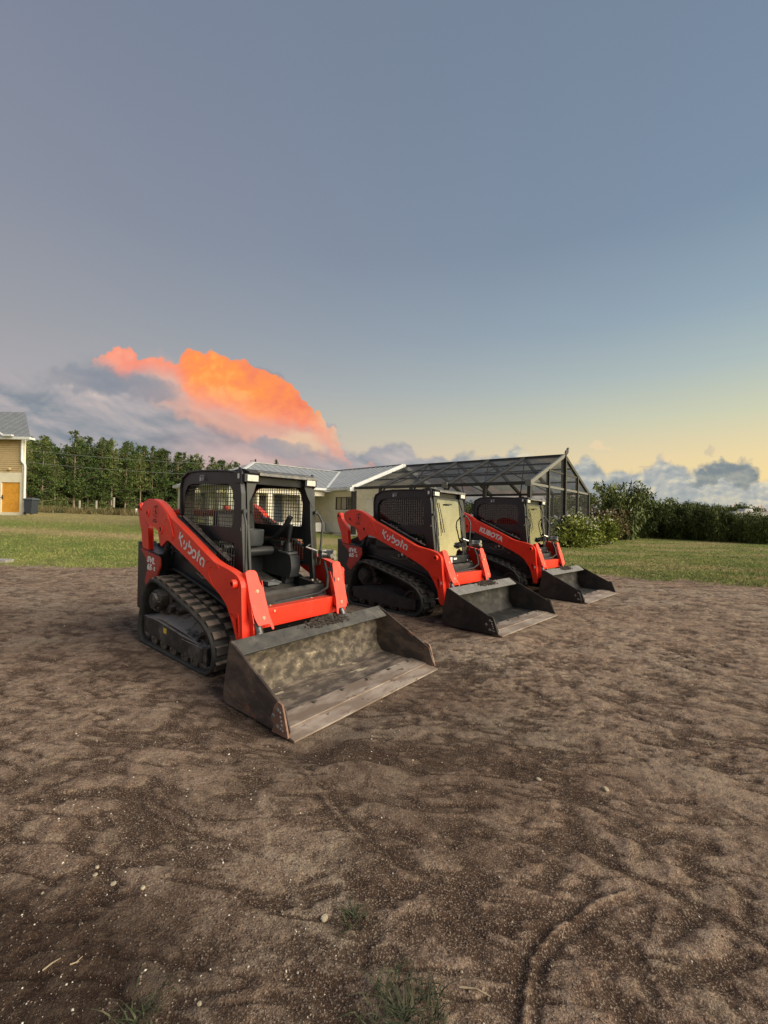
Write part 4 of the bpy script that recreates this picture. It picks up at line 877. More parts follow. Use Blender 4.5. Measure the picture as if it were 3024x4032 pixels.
def ground_mat():
    m = bpy.data.materials.new('ground'); m.use_nodes = True; T = NT(m.node_tree); b = m.node_tree.nodes['Principled BSDF']
    at_ = T.n('ShaderNodeVertexColor'); at_.layer_name = 'guide'; s = T.n('ShaderNodeSeparateColor'); T.put(s.inputs[0], at_.outputs[0]); g, pl, dk = s.outputs; cav = at_.outputs[1]
    P = T.n('ShaderNodeTexCoord').outputs['Object']
    nA = T.noise(P, 1.1, 8, .62, .4); nB = T.noise(P, 6, 8, .66, .2); nC = T.noise(P, 30, 6, .7); nD = T.noise(P, 140, 3, .7)
    c = T.ramp(nB, [(.28, (.095, .063, .046)), (.44, (.19, .133, .100)), (.58, (.30, .225, .172)), (.76, (.46, .37, .29))])
    c = T.mix(T.mr(nA, .38, .66, 0, .5), c, (.29, .22, .165))
    c = T.mix(T.m('MULTIPLY', pl, .6), c, T.ramp(nC, [(.3, (.26, .21, .16)), (.7, (.42, .36, .285))]))
    nE = T.noise(P, 3.2, 9, .68, .5); nF = T.noise(P, 11, 9, .72, .3)
    c = T.mix(T.mr(nE, .45, .40, 0, .6), c, (.080, .053, .039)); c = T.mix(T.mr(nE, .565, .60, 0, .45), c, (.36, .295, .215))
    c = T.mix(T.mr(nF, .455, .425, 0, .55), c, (.065, .043, .032)); c = T.mix(T.mr(nF, .56, .585, 0, .45), c, (.40, .32, .245))
    red = T.noise(P, .45, 4, .5); c = T.mix(T.mr(red, .42, .62, 0, .35), c, T.mix(.5, c, (.20, .11, .078)))
    c = T.mix(T.mr(cav, .46, .05, 0, .85), c, (.055, .034, .024)); c = T.mix(T.mr(cav, .58, .92, 0, .6), c, (.38, .295, .22))  # shade painted into the soil colour: hollows darkened, raised parts lightened
    c = T.mix(T.mr(nC, .55, .72, 0, .5), c, (.065, .043, .031))
    c = T.mix(T.mr(nD, .54, .64, 0, .6), c, (.50, .42, .34))
    c = T.mix(T.mr(nD, .47, .36, 0, .7), c, (.045, .032, .025))
    c = T.mix(T.m('MULTIPLY', dk, .8), c, (.030, .018, .013))
    gg = T.ramp(T.noise(P, 9, 7, .7, .2), [(.3, (.080, .110, .022)), (.5, (.160, .195, .044)), (.7, (.28, .29, .088))])
    gg = T.mix(T.mr(T.noise(P, .8, 5, .6), .4, .65, 0, .5), gg, (.21, .19, .07))
    gd = T.ramp(T.noise(P, 12, 7, .7), [(.3, (.24, .175, .075)), (.7, (.48, .38, .20))])
    gg = T.mix(T.m('MULTIPLY', pl, .85), gg, gd)
    hs = T.n('ShaderNodeHueSaturation'); hs.inputs['Value'].default_value = 1.12; hs.inputs['Saturation'].default_value = 1.15; T.put(hs.inputs['Color'], c); c = hs.outputs[0]
    c = T.mix(g, c, gg)
    T.put(b.inputs['Base Color'], c); b.inputs['Roughness'].default_value = .95; b.inputs['Specular IOR Level'].default_value = .15
    bp = T.n('ShaderNodeBump'); bp.inputs['Strength'].default_value = .9; bp.inputs['Distance'].default_value = .02
    hh = T.m('ADD', T.m('MULTIPLY', nC, 1.3), T.m('MULTIPLY', nD, .7)); hh = T.m('ADD', hh, T.m('MULTIPLY', nB, 1.2)); T.put(bp.inputs['Height'], hh); T.put(b.inputs['Normal'], bp.outputs[0])
    return m
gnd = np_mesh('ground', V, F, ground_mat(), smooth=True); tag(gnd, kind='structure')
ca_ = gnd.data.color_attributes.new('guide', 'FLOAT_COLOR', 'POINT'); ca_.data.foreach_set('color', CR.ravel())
def gz(x, y):
    x = np.atleast_1d(np.asarray(x, float)); y = np.atleast_1d(np.asarray(y, float)); g = masks(x, y)
    return terr(x, y) + height(x, y) * sst(45, 14, y) * (1 - g * .75) - .012
def tz(x, y): return float(terr(x, y))
def on_ground(px, py):
    """pixel -> point of the land seen there"""
    d = ray(px, py); lo, hi = .5, 300.
    for _ in range(60):
        m_ = (lo + hi) / 2
        if CAMH + d.z * m_ > tz(d.x * m_, m_): lo = m_
        else: hi = m_
    return Vector((d.x * lo, lo, tz(d.x * lo, lo)))
# ---- scatter: crumbs and pebbles on the dirt
rs = np.random.RandomState(4)
def scatter_mesh(name, n, rad, flat, mt, near, farY, bias=2.0, keep=None):
    t = rs.rand(n); Yp = near * (farY / near) ** (t ** (1 / bias) if bias < 1 else t); Xp = (rs.rand(n) * 2 - 1) * .92 * (Yp + .15)
    ok = masks(Xp, Yp) < .3
    if keep is not None: ok &= keep(Xp, Yp)
    Xp, Yp = Xp[ok], Yp[ok]; k = len(Xp); r = rad[0] + (rad[1] - rad[0]) * rs.rand(k) ** 3.0; r = r * np.clip(.55 + Yp * .10, .6, 1.4)
    Zp = gz(Xp, Yp)
    base = np.array([(1, 0, 0), (-1, 0, 0), (0, 1, 0), (0, -1, 0), (0, 0, 1), (0, 0, -1)], float)
    Vv = base[None] * (1 + .5 * (rs.rand(k, 6, 1) - .5)) + .25 * (rs.rand(k, 6, 3) - .5); a = rs.rand(k) * 6.28
    ca, sa = np.cos(a)[:, None], np.sin(a)[:, None]; st = (.7 + .7 * rs.rand(k))[:, None]
    x = Vv[..., 0] * st; y = Vv[..., 1]; X = x * ca - y * sa; Y = x * sa + y * ca
    Vv = np.stack([X * r[:, None] + Xp[:, None], Y * r[:, None] + Yp[:, None], Vv[..., 2] * r[:, None] * flat + Zp[:, None] + r[:, None] * flat * .4], -1)
    Fb = np.array([(0, 2, 4), (2, 1, 4), (1, 3, 4), (3, 0, 4), (2, 0, 5), (1, 2, 5), (3, 1, 5), (0, 3, 5)]); Ff = (Fb[None] + 6 * np.arange(k)[:, None, None]).reshape(-1, 3)
    o = np_mesh(name, Vv.reshape(-1, 3), Ff, mt, n=3); tag(o, kind='stuff'); return o
M['crumb'] = mat('soil_crumb', (.11, .08, .062), .95, col2=(.22, .17, .13), nscale=3, island=.5)
M['shell'] = mat('pale_pebble', (.55, .51, .42), .8, col2=(.38, .34, .27), nscale=2, island=.35)
scatter_mesh('soil_crumbs', 26000, (.0018, .0085), .6, M['crumb'], 1.0, 9.0, keep=lambda x, y: fbm(x * .9, y * .9, 140, 3) > .40)
scatter_mesh('shell_gravel', 3400, (.0018, .0085), .6, M['shell'], 1.0, 9.5, keep=lambda x, y: rs.rand(len(x)) < .25 + .9 * sst(.45, .62, fbm(x * .6 + 3, y * .6, 150, 3)))
def stone(px, py, r, label, k):
    x, y = pix_ground(px, py); g = random.Random(k); mb = MB(); bm = bmesh.new(); bmesh.ops.create_icosphere(bm, subdivisions=2, radius=1)
    for v in bm.verts: v.co *= 1 + .28 * (g.random() - .5); v.co.z *= .62; v.co.x *= 1.15
    me = bpy.data.meshes.new('stone'); bm.to_mesh(me); bm.free(); me.materials.append(M['stone']); o = link(bpy.data.objects.new('stone', me))
    r *= .8; o.location = (x, y, float(gz(x, y)[0]) + r * .3); o.scale = (r, r, r); o.rotation_euler = (0, 0, g.random() * 6); tag(o, label, 'stone', 'pale limestone pieces lying on the dirt')
M['stone'] = mat('limestone', (.46, .39, .27), .9, col2=(.30, .25, .17), nscale=1.2, bump=.4, bscale=6)
stone(1276, 3604, .017, 'cream limestone lump alone on dark gritty dirt, lower middle of the ground', 1)
stone(382, 3403, .011, 'upper of the cream stones in the loose cluster at left', 2)
stone(374, 3437, .010, 'lower cream stone, just under another in the left cluster', 3)
stone(447, 3459, .013, 'longish cream stone to the right of the small left cluster', 4)
stone(562, 3495, .012, 'flat cream stone flake at the edge of dark crumbly dirt', 5)
stone(168, 3504, .007, 'small white pebble by the pale worn patch at far left', 6)
stone(2384, 3106, .022, 'round pale brown stone on dirt, right of the ring-shaped print', 7)
stone(2120, 3062, .018, 'brownish stone left of the ring-shaped print', 8)
stone(785, 3942, .009, 'flattish pale pebble near the bottom edge among shell specks', 9)
stone(1818, 3810, .006, 'bright white pebble left of the curved tyre rut', 10)
def twig(pts, r, label):
    P = []
    for px, py in pts: x, y = pix_ground(px, py); P.append((x, y, float(gz(x, y)[0]) + r + .004))
    c = P[0]; mb = MB(); mb.tube([Vector(p) - Vector(c) for p in P], r, 6, r2=r * .5); o = mb.build('twig', M['straw'], smooth=40, loc=c); tag(o, label, 'twig', 'dry twigs on the dirt')
M['straw'] = mat('dry_straw', (.36, .29, .19), .9, col2=(.22, .17, .11), nscale=30)
twig([B2(325, 1082), B2(400, 1092), B2(462, 1108)], .003, 'straight dry twig lying between the grass tuft and the curved rut')
twig([(168, 3815), (205, 3795), (240, 3778)], .003, 'short dry twig on the dark wet patch at lower left')
twig([(275, 3800), (300, 3790), (325, 3768)], .0025, 'thin dry twig just right of the dark wet patch')
twig([B2(208, 740), B2(215, 760), B2(222, 782)], .0025, 'tiny upright-looking straw stalk above the grass tuft')
twig([(480, 2608), (505, 2618), (535, 2612)], .006, 'crooked dry stick on dirt beside the nearest loader track')
# ---- grass
def blades(name, X, Y, n_per, hgt, wid, lean, mt, z=None):
    k = len(X) * n_per; x0 = np.repeat(X, n_per) + rs.normal(0, lean * .5, k); y0 = np.repeat(Y, n_per) + rs.normal(0, lean * .5, k)
    z0 = (gz(x0, y0) if z is None else z) ; a = rs.rand(k) * 6.283; h = hgt * (.5 + rs.rand(k)); w = wid * (.6 + .8 * rs.rand(k)); lx, ly = rs.normal(0, lean, k), rs.normal(0, lean, k)
    ax, ay = np.cos(a) * w, np.sin(a) * w
    A = np.stack([x0 - ax, y0 - ay, z0], -1); B_ = np.stack([x0 + ax, y0 + ay, z0], -1); Cc = np.stack([x0 + lx, y0 + ly, z0 + h], -1)
    V_ = np.stack([A, B_, Cc], 1).reshape(-1, 3); F_ = np.arange(3 * k).reshape(-1, 3); return np_mesh(name, V_, F_, mt, n=3)
M['grass'] = mat('lawn_grass', (.115, .175, .034), .8, col2=(.27, .29, .080), nscale=.6, lo=.35, hi=.65, island=.45)
M['grass_tall'] = mat('tall_grass', (.16, .125, .05), .85, col2=(.08, .085, .03), nscale=.7, island=.5)
M['grass_dry'] = mat('dry_grass', (.44, .34, .16), .85, col2=(.28, .24, .10), nscale=1, island=.4)
def lawn_points(n, Y0, Y1, u0=-1.0, u1=1.0):
    Yp = 1 / (1 / Y0 + (1 / Y1 - 1 / Y0) * rs.rand(n)); Xp = (u0 + (u1 - u0) * rs.rand(n)) * Yp; return Xp, Yp
Xp, Yp = lawn_points(75000, 9.2, 36); g = masks(Xp, Yp); u_ = Xp / Yp
dryness = np.clip(np.exp(-((Yp - 17.3 + 2.5 * u_) / 1.1) ** 2) * sst(0, -.35, u_) + .7 * sst(22, 26, Yp) * sst(-.1, -.5, u_) + .5 * sst(.52, .66, fbm(Xp * .5, Yp * 1.2, 131, 4)) * (u_ > 0), 0, 1)
brown = sst(2.6, 1.0, np.abs(Yp - 20)) * sst(.02, -.08, u_) * sst(-.40, -.25, u_)
keep = (rs.rand(len(g)) < g) & (rs.rand(len(g)) > brown)
isd = rs.rand(len(g)) < dryness * .8 + .12
o = blades('lawn_grass', Xp[keep & ~isd], Yp[keep & ~isd], 3, .045, .008, .03, M['grass']); tag(o, kind='stuff')
o = blades('dry_grass', Xp[keep & isd], Yp[keep & isd], 3, .04, .008, .035, M['grass_dry']); tag(o, kind='stuff')
Xp, Yp = lawn_points(9000, 26, 50, -1.0, -.30); keep = Yp > 41 + rs.rand(len(Yp)) * 3
o = blades('tall_dry_grass', Xp[keep], Yp[keep], 4, .55, .05, .25, M['grass_tall']); tag(o, kind='stuff')
# grass tuft at the bottom edge
def tuft(px, py, n, hgt, rad, label):
    x, y = pix_ground(px, py); mb = MB(); g = random.Random(int(px))
    for k in range(n):
        a = g.random() * 6.28; r_ = rad * g.random(); bx, by = r_ * math.cos(a), r_ * math.sin(a); L = hgt * (.5 + g.random()); w = .0022 + .0015 * g.random(); d = a + g.gauss(0, 1.2)
        pts = []
        for i in range(5): t = i / 4; out = L * (.25 + .75 * t) * t; pts.append((bx + math.cos(d) * out, by + math.sin(d) * out, L * (t * .7 - .42 * t * t) + .002))
        nx, ny = -math.sin(d) * w, math.cos(d) * w; vs = []
        for i, p in enumerate(pts): f_ = 1 - i / 4.3; vs += [(p[0] - nx * f_, p[1] - ny * f_, p[2]), (p[0] + nx * f_, p[1] + ny * f_, p[2])]
        mb.add(vs, [(2 * i, 2 * i + 1, 2 * i + 3, 2 * i + 2) for i in range(4)])
    o = mb.build('grass_tuft', M['tuft']); o.location = (x, y, float(gz(x, y)[0])); tag(o, label, 'grass tuft', 'grass tufts growing through the dirt')
M['tuft'] = mat('tuft_grass', (.028, .040, .012), .75, col2=(.10, .088, .045), nscale=25, lo=.4, hi=.7, island=.5)
tuft(1590, 4020, 260, .07, .14, 'green grass tuft at the bottom edge of the dirt'); tuft(1385, 3600, 40, .07, .05, 'thin wiry grass sprigs on dirt right of the lone cream stone'); tuft(560, 3990, 60, .06, .09, 'sparse low green grass at the bottom left of the dirt')
tuft(2150, 2460, 70, .05, .16, 'small mossy grass patch out on the right dirt'); 
# ------------------------------------------------------------------ house behind
M['stucco'] = mat('cream_stucco', (.74, .70, .56), .85, col2=(.68, .64, .51), nscale=3, bump=.15, bscale=30)
M['stucco_white'] = mat('pale_stucco', (.76, .74, .66), .85, col2=(.70, .68, .60), nscale=3)
M['trim'] = mat('white_trim', (.66, .68, .66), .5, col2=(.58, .60, .58), nscale=4)
M['roofmetal'] = mat('grey_metal_roof', (.30, .315, .32), .45, .15, col2=(.26, .275, .28), nscale=2, rvar=.2)
M['roofmetal2'] = mat('dark_metal_roof', (.24, .255, .26), .45, .2, col2=(.20, .21, .215), nscale=2, rvar=.2)
M['darkroom'] = mat('dim_porch_wall', (.30, .26, .19), .9, col2=(.26, .22, .16), nscale=2)
M['curtain'] = mat('curtained_pane', (.42, .37, .25), .4, col2=(.36, .32, .22), nscale=2)
M['winglass'] = mat('window_glass', (.12, .11, .08), .08, col2=(.20, .18, .13), nscale=.8, spec=.9)
M['bronze'] = mat('bronze_frame', (.04, .03, .025), .5)
M['bluedoor'] = mat('blue_grey_door', (.05, .08, .12), .5)
M['concrete'] = mat('concrete', (.36, .34, .30), .9, col2=(.28, .26, .23), nscale=5)
V2 = lambda a, b: Vector((a, b))
dm = V2(.684, .730); dh = V2(-.730, .684)            # along the main eave (away, right), and its perpendicular (away, left)
A0 = V2(-7.62, 20.7); EZ = 3.08; GZ = .42
def p3(p, z): return Vector((p.x, p.y, z))
def poly_panels(name, pts, eave, mt, parent, pitch=.46, th=.03, rib=True):
    """cut a planar roof polygon (3D points) into strips square to the eave direction; each strip a panel with a standing seam"""
    o = pts[0]; ex = eave.normalized(); n = None
    for i in range(1, len(pts) - 1):
        c = (pts[i] - o).cross(pts[i + 1] - o)
        if c.length > 1e-6: n = c.normalized(); break
    if n.z < 0: n = -n
    ey = n.cross(ex); P = [((q - o).dot(ex), (q - o).dot(ey)) for q in pts]
    lo = min(q[0] for q in P); hi = max(q[0] for q in P); k = max(1, round((hi - lo) / pitch)); st = (hi - lo) / k
    def clip(poly, x, keep_right):
        out = []
        for i in range(len(poly)):
            a, b = poly[i - 1], poly[i]; ia = (a[0] >= x) == keep_right; ib = (b[0] >= x) == keep_right
            if ia != ib: t = (x - a[0]) / (b[0] - a[0]); out.append((x, a[1] + t * (b[1] - a[1])))
            if ib: out.append(b)
        return out
    for j in range(k):
        x0, x1 = lo + j * st, lo + (j + 1) * st; q = clip(clip(P, x0 + .001, True), x1 - .001, False)
        q = [w for i, w in enumerate(q) if (Vector(w) - Vector(q[i - 1])).length > 1e-3]
        if len(q) < 3: continue
        mb = MB(); W3 = [o + ex * a + ey * b for a, b in q]; m = len(q)
        mb.add([w for w in W3] + [w - n * th for w in W3], [tuple(range(m)), tuple(reversed(range(m, 2 * m)))] + [(i, (i + 1) % m, (i + 1) % m + m, i + m) for i in range(m)])
        e = [w for w in q if abs(w[0] - (x0 + .001)) < 2e-3]
        if len(e) >= 2 and rib:
            y0, y1 = min(w[1] for w in e), max(w[1] for w in e)
            if y1 - y0 > .1:
                c = [o + ex * (x0 + .001 + dx) + ey * yy + n * dz for yy in (y0, y1) for dx, dz in ((-.018, .001), (.014, .001), (.010, .016), (-.010, .016))]
                mb.add(c, [(0, 1, 2, 3), (4, 5, 6, 7), (0, 1, 5, 4), (1, 2, 6, 5), (2, 3, 7, 6), (3, 0, 4, 7)])
        mb.build(name, mt, parent)
def beam(mb, a, b, w, h=None, up=Vector((0, 0, 1))):
    a, b = Vector(a), Vector(b); t = (b - a).normalized(); s_ = t.cross(up)
    if s_.length < .05: s_ = t.cross(Vector((dm.x, dm.y, 0)))
    s_.normalize(); u_ = s_.cross(t).normalized(); h = w if h is None else h
    vs = [p + s_ * sx * w / 2 + u_ * sy * h / 2 for p in (a, b) for sx, sy in ((-1, -1), (1, -1), (1, 1), (-1, 1))]
    mb.add(vs, [(0, 3, 2, 1), (4, 5, 6, 7), (0, 1, 5, 4), (1, 2, 6, 5), (2, 3, 7, 6), (3, 0, 4, 7)]); return mb
house = empty('house', (0, 0, 0)); tag(house, 'single storey cream house with grey standing seam metal roof behind the loaders', 'house')
HW = 3.3; LM = 6.2
apex = A0 + dm * HW + dh * HW; VF = A0 + dm * LM                  # hip apex, valley foot
AZ = 4.52; WZ = 4.74; WHW = 4.36
ge = VF - dh * 2.12                                             # wing's near eave corner at the gable
gr_ = ge + dm * WHW                                             # gable ridge end
RM = apex + dm * 5.8; VT = p3(VF + dm * WHW * .86 + dh * 3.3 * .0, 0)
# meeting of main ridge with the wing's slope
mt_ = apex + dm * (LM - HW + WHW * (AZ - EZ) / (WZ - EZ)); meet = p3(mt_, AZ)
far_l = A0 + dh * 2 * HW
eave_m = p3(dm, 0); eave_h = p3(dh, 0)
poly_panels('roof_panel', [p3(A0, EZ), p3(VF, EZ), meet, p3(apex, AZ)], eave_m, M['roofmetal'], house)
poly_panels('roof_panel', [p3(A0, EZ), p3(apex, AZ), p3(far_l, EZ)], eave_h, M['roofmetal'], house)
wr_in = p3(gr_ + dh * 9.0, WZ)
poly_panels('roof_panel', [p3(ge, EZ), p3(gr_, WZ), wr_in, meet + Vector((0, 0, 0)), p3(VF, EZ)], eave_h, M['roofmetal'], house)
ge2 = ge + dm * 2 * WHW
poly_panels('roof_panel', [p3(gr_, WZ), p3(ge2, EZ), p3(ge2 + dh * 9, EZ), wr_in], eave_h, M['roofmetal'], house, pitch=1.2)
poly_panels('roof_panel', [p3(far_l, EZ), p3(apex, AZ), p3(mt_, AZ), p3(far_l + dm * 9, EZ)], eave_m, M['roofmetal'], house, pitch=1.5)
for nm, a, b in (('hip_cap', p3(A0, EZ), p3(apex, AZ)), ('ridge_cap', p3(apex, AZ), meet), ('valley_flashing', p3(VF, EZ), meet), ('ridge_cap', p3(gr_, WZ), wr_in)):
    mb = MB(); beam(mb, a + Vector((0, 0, .02)), b + Vector((0, 0, .02)), .16 if nm != 'valley_flashing' else .13, .05); mb.build(nm, M['trim'] if nm != 'ridge_cap' else M['roofmetal'], house)
for a, b in ((p3(A0, EZ), p3(VF, EZ)), (p3(VF, EZ), p3(ge, EZ)), (p3(A0, EZ), p3(far_l, EZ))):
    mb = MB(); beam(mb, a - Vector((0, 0, .09)), b - Vector((0, 0, .09)), .11, .13); mb.build('gutter', M['trim'], house, bevel=.01)
mb = MB(); beam(mb, p3(ge, EZ - .05) - eave_h * .04, p3(gr_, WZ - .05) - eave_h * .04, .05, .24); mb.build('rake_board', M['trim'], house)
mb = MB(); beam(mb, p3(gr_, WZ - .05) - eave_h * .04, p3(ge2, EZ - .05) - eave_h * .04, .05, .24); mb.build('rake_board', M['trim'], house)
mb = MB(); c = p3(ge, EZ - .12) + eave_m * .2; mb.box((-.30, -.10, -.12), (.10, .12, .10), M=Matrix.Translation(c - eave_m * .1) @ Matrix.Rotation(math.atan2(dm.y, dm.x), 4, 'Z')); mb.build('eave_return', M['trim'], house)
mb = MB()      # soffit
for a, b, inw in ((A0, VF, dh), (VF + dm * 0, ge, dm), (A0, far_l, dm)):
    q = [p3(a, EZ - .145), p3(b, EZ - .145), p3(b + inw * .55, EZ - .145), p3(a + inw * .55, EZ - .145)]; mb.add(q + [w - Vector((0, 0, .03)) for w in q], [(0, 1, 2, 3), (7, 6, 5, 4), (0, 4, 5, 1), (1, 5, 6, 2), (2, 6, 7, 3), (3, 7, 4, 0)])
o_ = mb.build('soffit', M['trim'], house)
def wall(a, b, z0, z1, mt, name='wall', th=.15, holes=()):
    """wall from a to b (2D); its outer face is on the right of a->b; holes (s0,s1,z0,z1)"""
    d = b - a; L = d.length; d = d / L; n = V2(-d.y, d.x)
    H = [[(h[0], h[2]), (h[1], h[2]), (h[1], h[3]), (h[0], h[3])] for h in holes]
    mb = MB(); mb.prism([(0, z0), (L, z0), (L, z1), (0, z1)], 'y', 0, th, holes=H, fn=lambda p: (a.x + d.x * p[0] + n.x * p[1], a.y + d.y * p[0] + n.y * p[1], p[2])); return mb.build(name, mt, house)
ins = .5; TOP = EZ - .175
# wing wall with the wide window (under the short eave)
wa = VF + dm * ins - dh * .0; wb = ge + dm * ins + dh * .25
wall(wa + dh * 2.1, wb, -.2, TOP, M['stucco'], holes=[((wa + dh * 2.1 - wb).length - 1.68, (wa + dh * 2.1 - wb).length - .27, GZ + 1.40, GZ + 2.15)])
d_ = (wb - wa).normalized(); L_ = (wa + dh * .9 - wb).length; s0 = wa + dh * .9
def wp(s, out, z): q = s0 + d_ * s + V2(d_.y, -d_.x) * out; return Vector((q.x, q.y, z))
win = empty('window', (0, 0, 0)); win.parent = house
mb = MB(); x0, x1 = L_ - 1.68, L_ - .27; z0, z1 = GZ + 1.40, GZ + 2.15
for a, b in (((x0, z0), (x1, z0)), ((x0, z1), (x1, z1))): beam(mb, wp(a[0], -.05, a[1]), wp(b[0], -.05, b[1]), .06)
for s_ in (x0, x0 + .47, x0 + .94, x1): beam(mb, wp(s_, -.05, z0), wp(s_, -.05, z1), .05)
for z_ in (z0 + .28, z0 + .46, z0 + .6): beam(mb, wp(x0 + .96, -.06, z_), wp(x1, -.06, z_), .03)
mb.build('window_frame', M['bronze'], win)
for i in range(3):
    mb = MB(); q = [wp(x0 + .47 * i + .02, -.09, z0), wp(x0 + .47 * (i + 1) - .02, -.09, z0), wp(x0 + .47 * (i + 1) - .02, -.09, z1), wp(x0 + .47 * i + .02, -.09, z1)]; q += [w + Vector((.005, .008, 0)) for w in q]
    mb.add(q, [(0, 1, 2, 3), (7, 6, 5, 4), (0, 4, 5, 1), (1, 5, 6, 2), (2, 6, 7, 3), (3, 7, 4, 0)]); mb.build('pane', M['curtain'] if i < 2 else M['winglass'], win) if 'curtain' in M else mb.build('pane', M['winglass'], win)
mb = MB(); beam(mb, wp(x0 - .1, .04, z0 - .06), wp(x1 + .1, .04, z0 - .06), .12, .07); mb.build('window_sill', M['stucco_white'], win)
mb = MB(); beam(mb, wp(-.2, .02, GZ + .33), wp(L_, .02, GZ + .33), .03, .66); mb.build('plinth', M['stucco_white'], house)
mb = MB(); beam(mb, wp(-.1, .02, TOP - .13), wp(L_, .02, TOP - .13), .06, .24); mb.build('frieze', M['stucco'], house)
# gable wall under the rake (behind the screen enclosure)
ga, gb = ge + dm * ins + dh * .25, ge2 - dm * ins + dh * .25
mb = MB(); Lg = (gb - ga).length; gd = (gb - ga) / Lg; gn = V2(-gd.y, gd.x)
mb.prism([(0, -.2), (Lg, -.2), (Lg, EZ - .05), (Lg / 2, WZ - .12), (0, EZ - .05)], 'y', 0, .15, holes=[[(.9, GZ), (1.75, GZ), (1.75, GZ + 2.05), (.9, GZ + 2.05)], [(2.6, GZ + .9), (4.3, GZ + .9), (4.3, GZ + 2.1), (2.6, GZ + 2.1)]], fn=lambda p: (ga.x + gd.x * p[0] + gn.x * p[1], ga.y + gd.y * p[0] + gn.y * p[1], p[2]))
mb.build('gable_wall', M['stucco'], house)
def gp_(s, out, z): q = ga + gd * s + V2(gd.y, -gd.x) * out; return Vector((q.x, q.y, z))
for k in range(8):
    zz_ = EZ + .05 + k * .19; hw = (WZ - .1 - zz_) / (WZ - EZ) * Lg / 2
    if hw > .1: mb = MB(); beam(mb, gp_(Lg / 2 - hw, .012, zz_), gp_(Lg / 2 + hw, .012, zz_), .02, .165); mb.build('siding_board', M['stucco'], house)
mb = MB(); beam(mb, gp_(1.32, -.06, GZ + 1.02), gp_(1.33, -.06, GZ + 1.02), .02, 2.04); q = [gp_(.92, -.05, GZ), gp_(1.73, -.05, GZ), gp_(1.73, -.05, GZ + 2.03), gp_(.92, -.05, GZ + 2.03)]; q += [w + Vector((-.03, .03, 0)) for w in q]; mb.add(q, [(0, 1, 2, 3), (7, 6, 5, 4), (0, 4, 5, 1), (1, 5, 6, 2), (2, 6, 7, 3), (3, 7, 4, 0)]); mb.build('door', M['stucco_white'], house)
gw = empty('window', (0, 0, 0)); gw.parent = house
mb = MB(); 
for s_ in (2.6, 3.16, 3.73, 4.3): beam(mb, gp_(s_, -.05, GZ + .9), gp_(s_, -.05, GZ + 2.1), .06)
for z_ in (.9, 2.1): beam(mb, gp_(2.6, -.05, GZ + z_), gp_(4.3, -.05, GZ + z_), .06)
mb.build('window_frame', M['bronze'], gw)
mb = MB(); q = [gp_(2.6, -.1, GZ + .9), gp_(4.3, -.1, GZ + .9), gp_(4.3, -.1, GZ + 2.1), gp_(2.6, -.1, GZ + 2.1)]; q += [w + Vector((-.005, .005, 0)) for w in q]; mb.add(q, [(0, 1, 2, 3), (7, 6, 5, 4), (0, 4, 5, 1), (1, 5, 6, 2), (2, 6, 7, 3), (3, 7, 4, 0)]); mb.build('pane', M['winglass'], gw)
# corner post and drain beside the gable
mb = MB(); c_ = ge + dm * (ins - .03) + dh * .2; beam(mb, p3(c_, -.2), p3(c_, TOP), .12); mb.build('corner_post', M['bronze'], house)
# main wing: porch columns, recessed wall
pw = 1.9
pa = A0 + dm * ins + dh * pw; pb = VF + dh * pw
mb = MB(); Lp = (pb - pa).length; pd = (pb - pa) / Lp; pn = V2(-pd.y, pd.x)
mb.prism([(0, -.2), (Lp + .2, -.2), (Lp + .2, TOP), (0, TOP)], 'y', 0, .15, holes=[[(3.35, GZ + .25), (3.95, GZ + .25), (3.95, GZ + 2.2), (3.35, GZ + 2.2)], [(.8, GZ + 1.0), (2.0, GZ + 1.0), (2.0, GZ + 2.1), (.8, GZ + 2.1)]], fn=lambda p: (pa.x + pd.x * p[0] + pn.x * p[1], pa.y + pd.y * p[0] + pn.y * p[1], p[2])); mb.build('porch_wall', M['stucco'], house)
def pp_(s, out, z): q = pa + pd * s + V2(pd.y, -pd.x) * out; return Vector((q.x, q.y, z))
for nm, a, b, za, zb, mtt in (('door', 3.37, 3.93, .25, 2.2, M['bluedoor']), ('window', .8, 2.0, 1.0, 2.1, M['winglass']), ('window', 2.35, 2.85, 1.0, 2.1, M['bronze'])):
    mb = MB(); out = -.06 if nm != 'window' or a < 2 else .01; q = [pp_(a, out, GZ + za), pp_(b, out, GZ + za), pp_(b, out, GZ + zb), pp_(a, out, GZ + zb)]; q += [w + Vector((-.01, .01, 0)) for w in q]; mb.add(q, [(0, 1, 2, 3), (7, 6, 5, 4), (0, 4, 5, 1), (1, 5, 6, 2), (2, 6, 7, 3), (3, 7, 4, 0)]); mb.build(nm, mtt, house)
sa = A0 + dm * pw + dh * ins; sb = far_l + dm * pw
wall(sb, sa, -.2, TOP, M['stucco'], 'porch_wall')
def col(c): mb = MB(); mb.box((-.14, -.14, -.2), (.14, .14, TOP), M=Matrix.Translation((c.x, c.y, 0)) @ Matrix.Rotation(math.atan2(dm.y, dm.x), 4, 'Z')); mb.build('porch_column', M['stucco'], house)
for t in (.35, 2.55, 4.6): col(A0 + dm * t + dh * .35)
for t in (2.4, 4.5, 6.3): col(A0 + dm * .35 + dh * t)
mb = MB(); beam(mb, p3(A0 + dm * .35 + dh * .35, TOP - .16), p3(VF + dh * .35, TOP - .16), .24, .30); beam(mb, p3(A0 + dm * .35 + dh * .35, TOP - .16), p3(A0 + dm * .35 + dh * 6.3, TOP - .16), .24, .30); mb.build('porch_beam', M['stucco'], house)
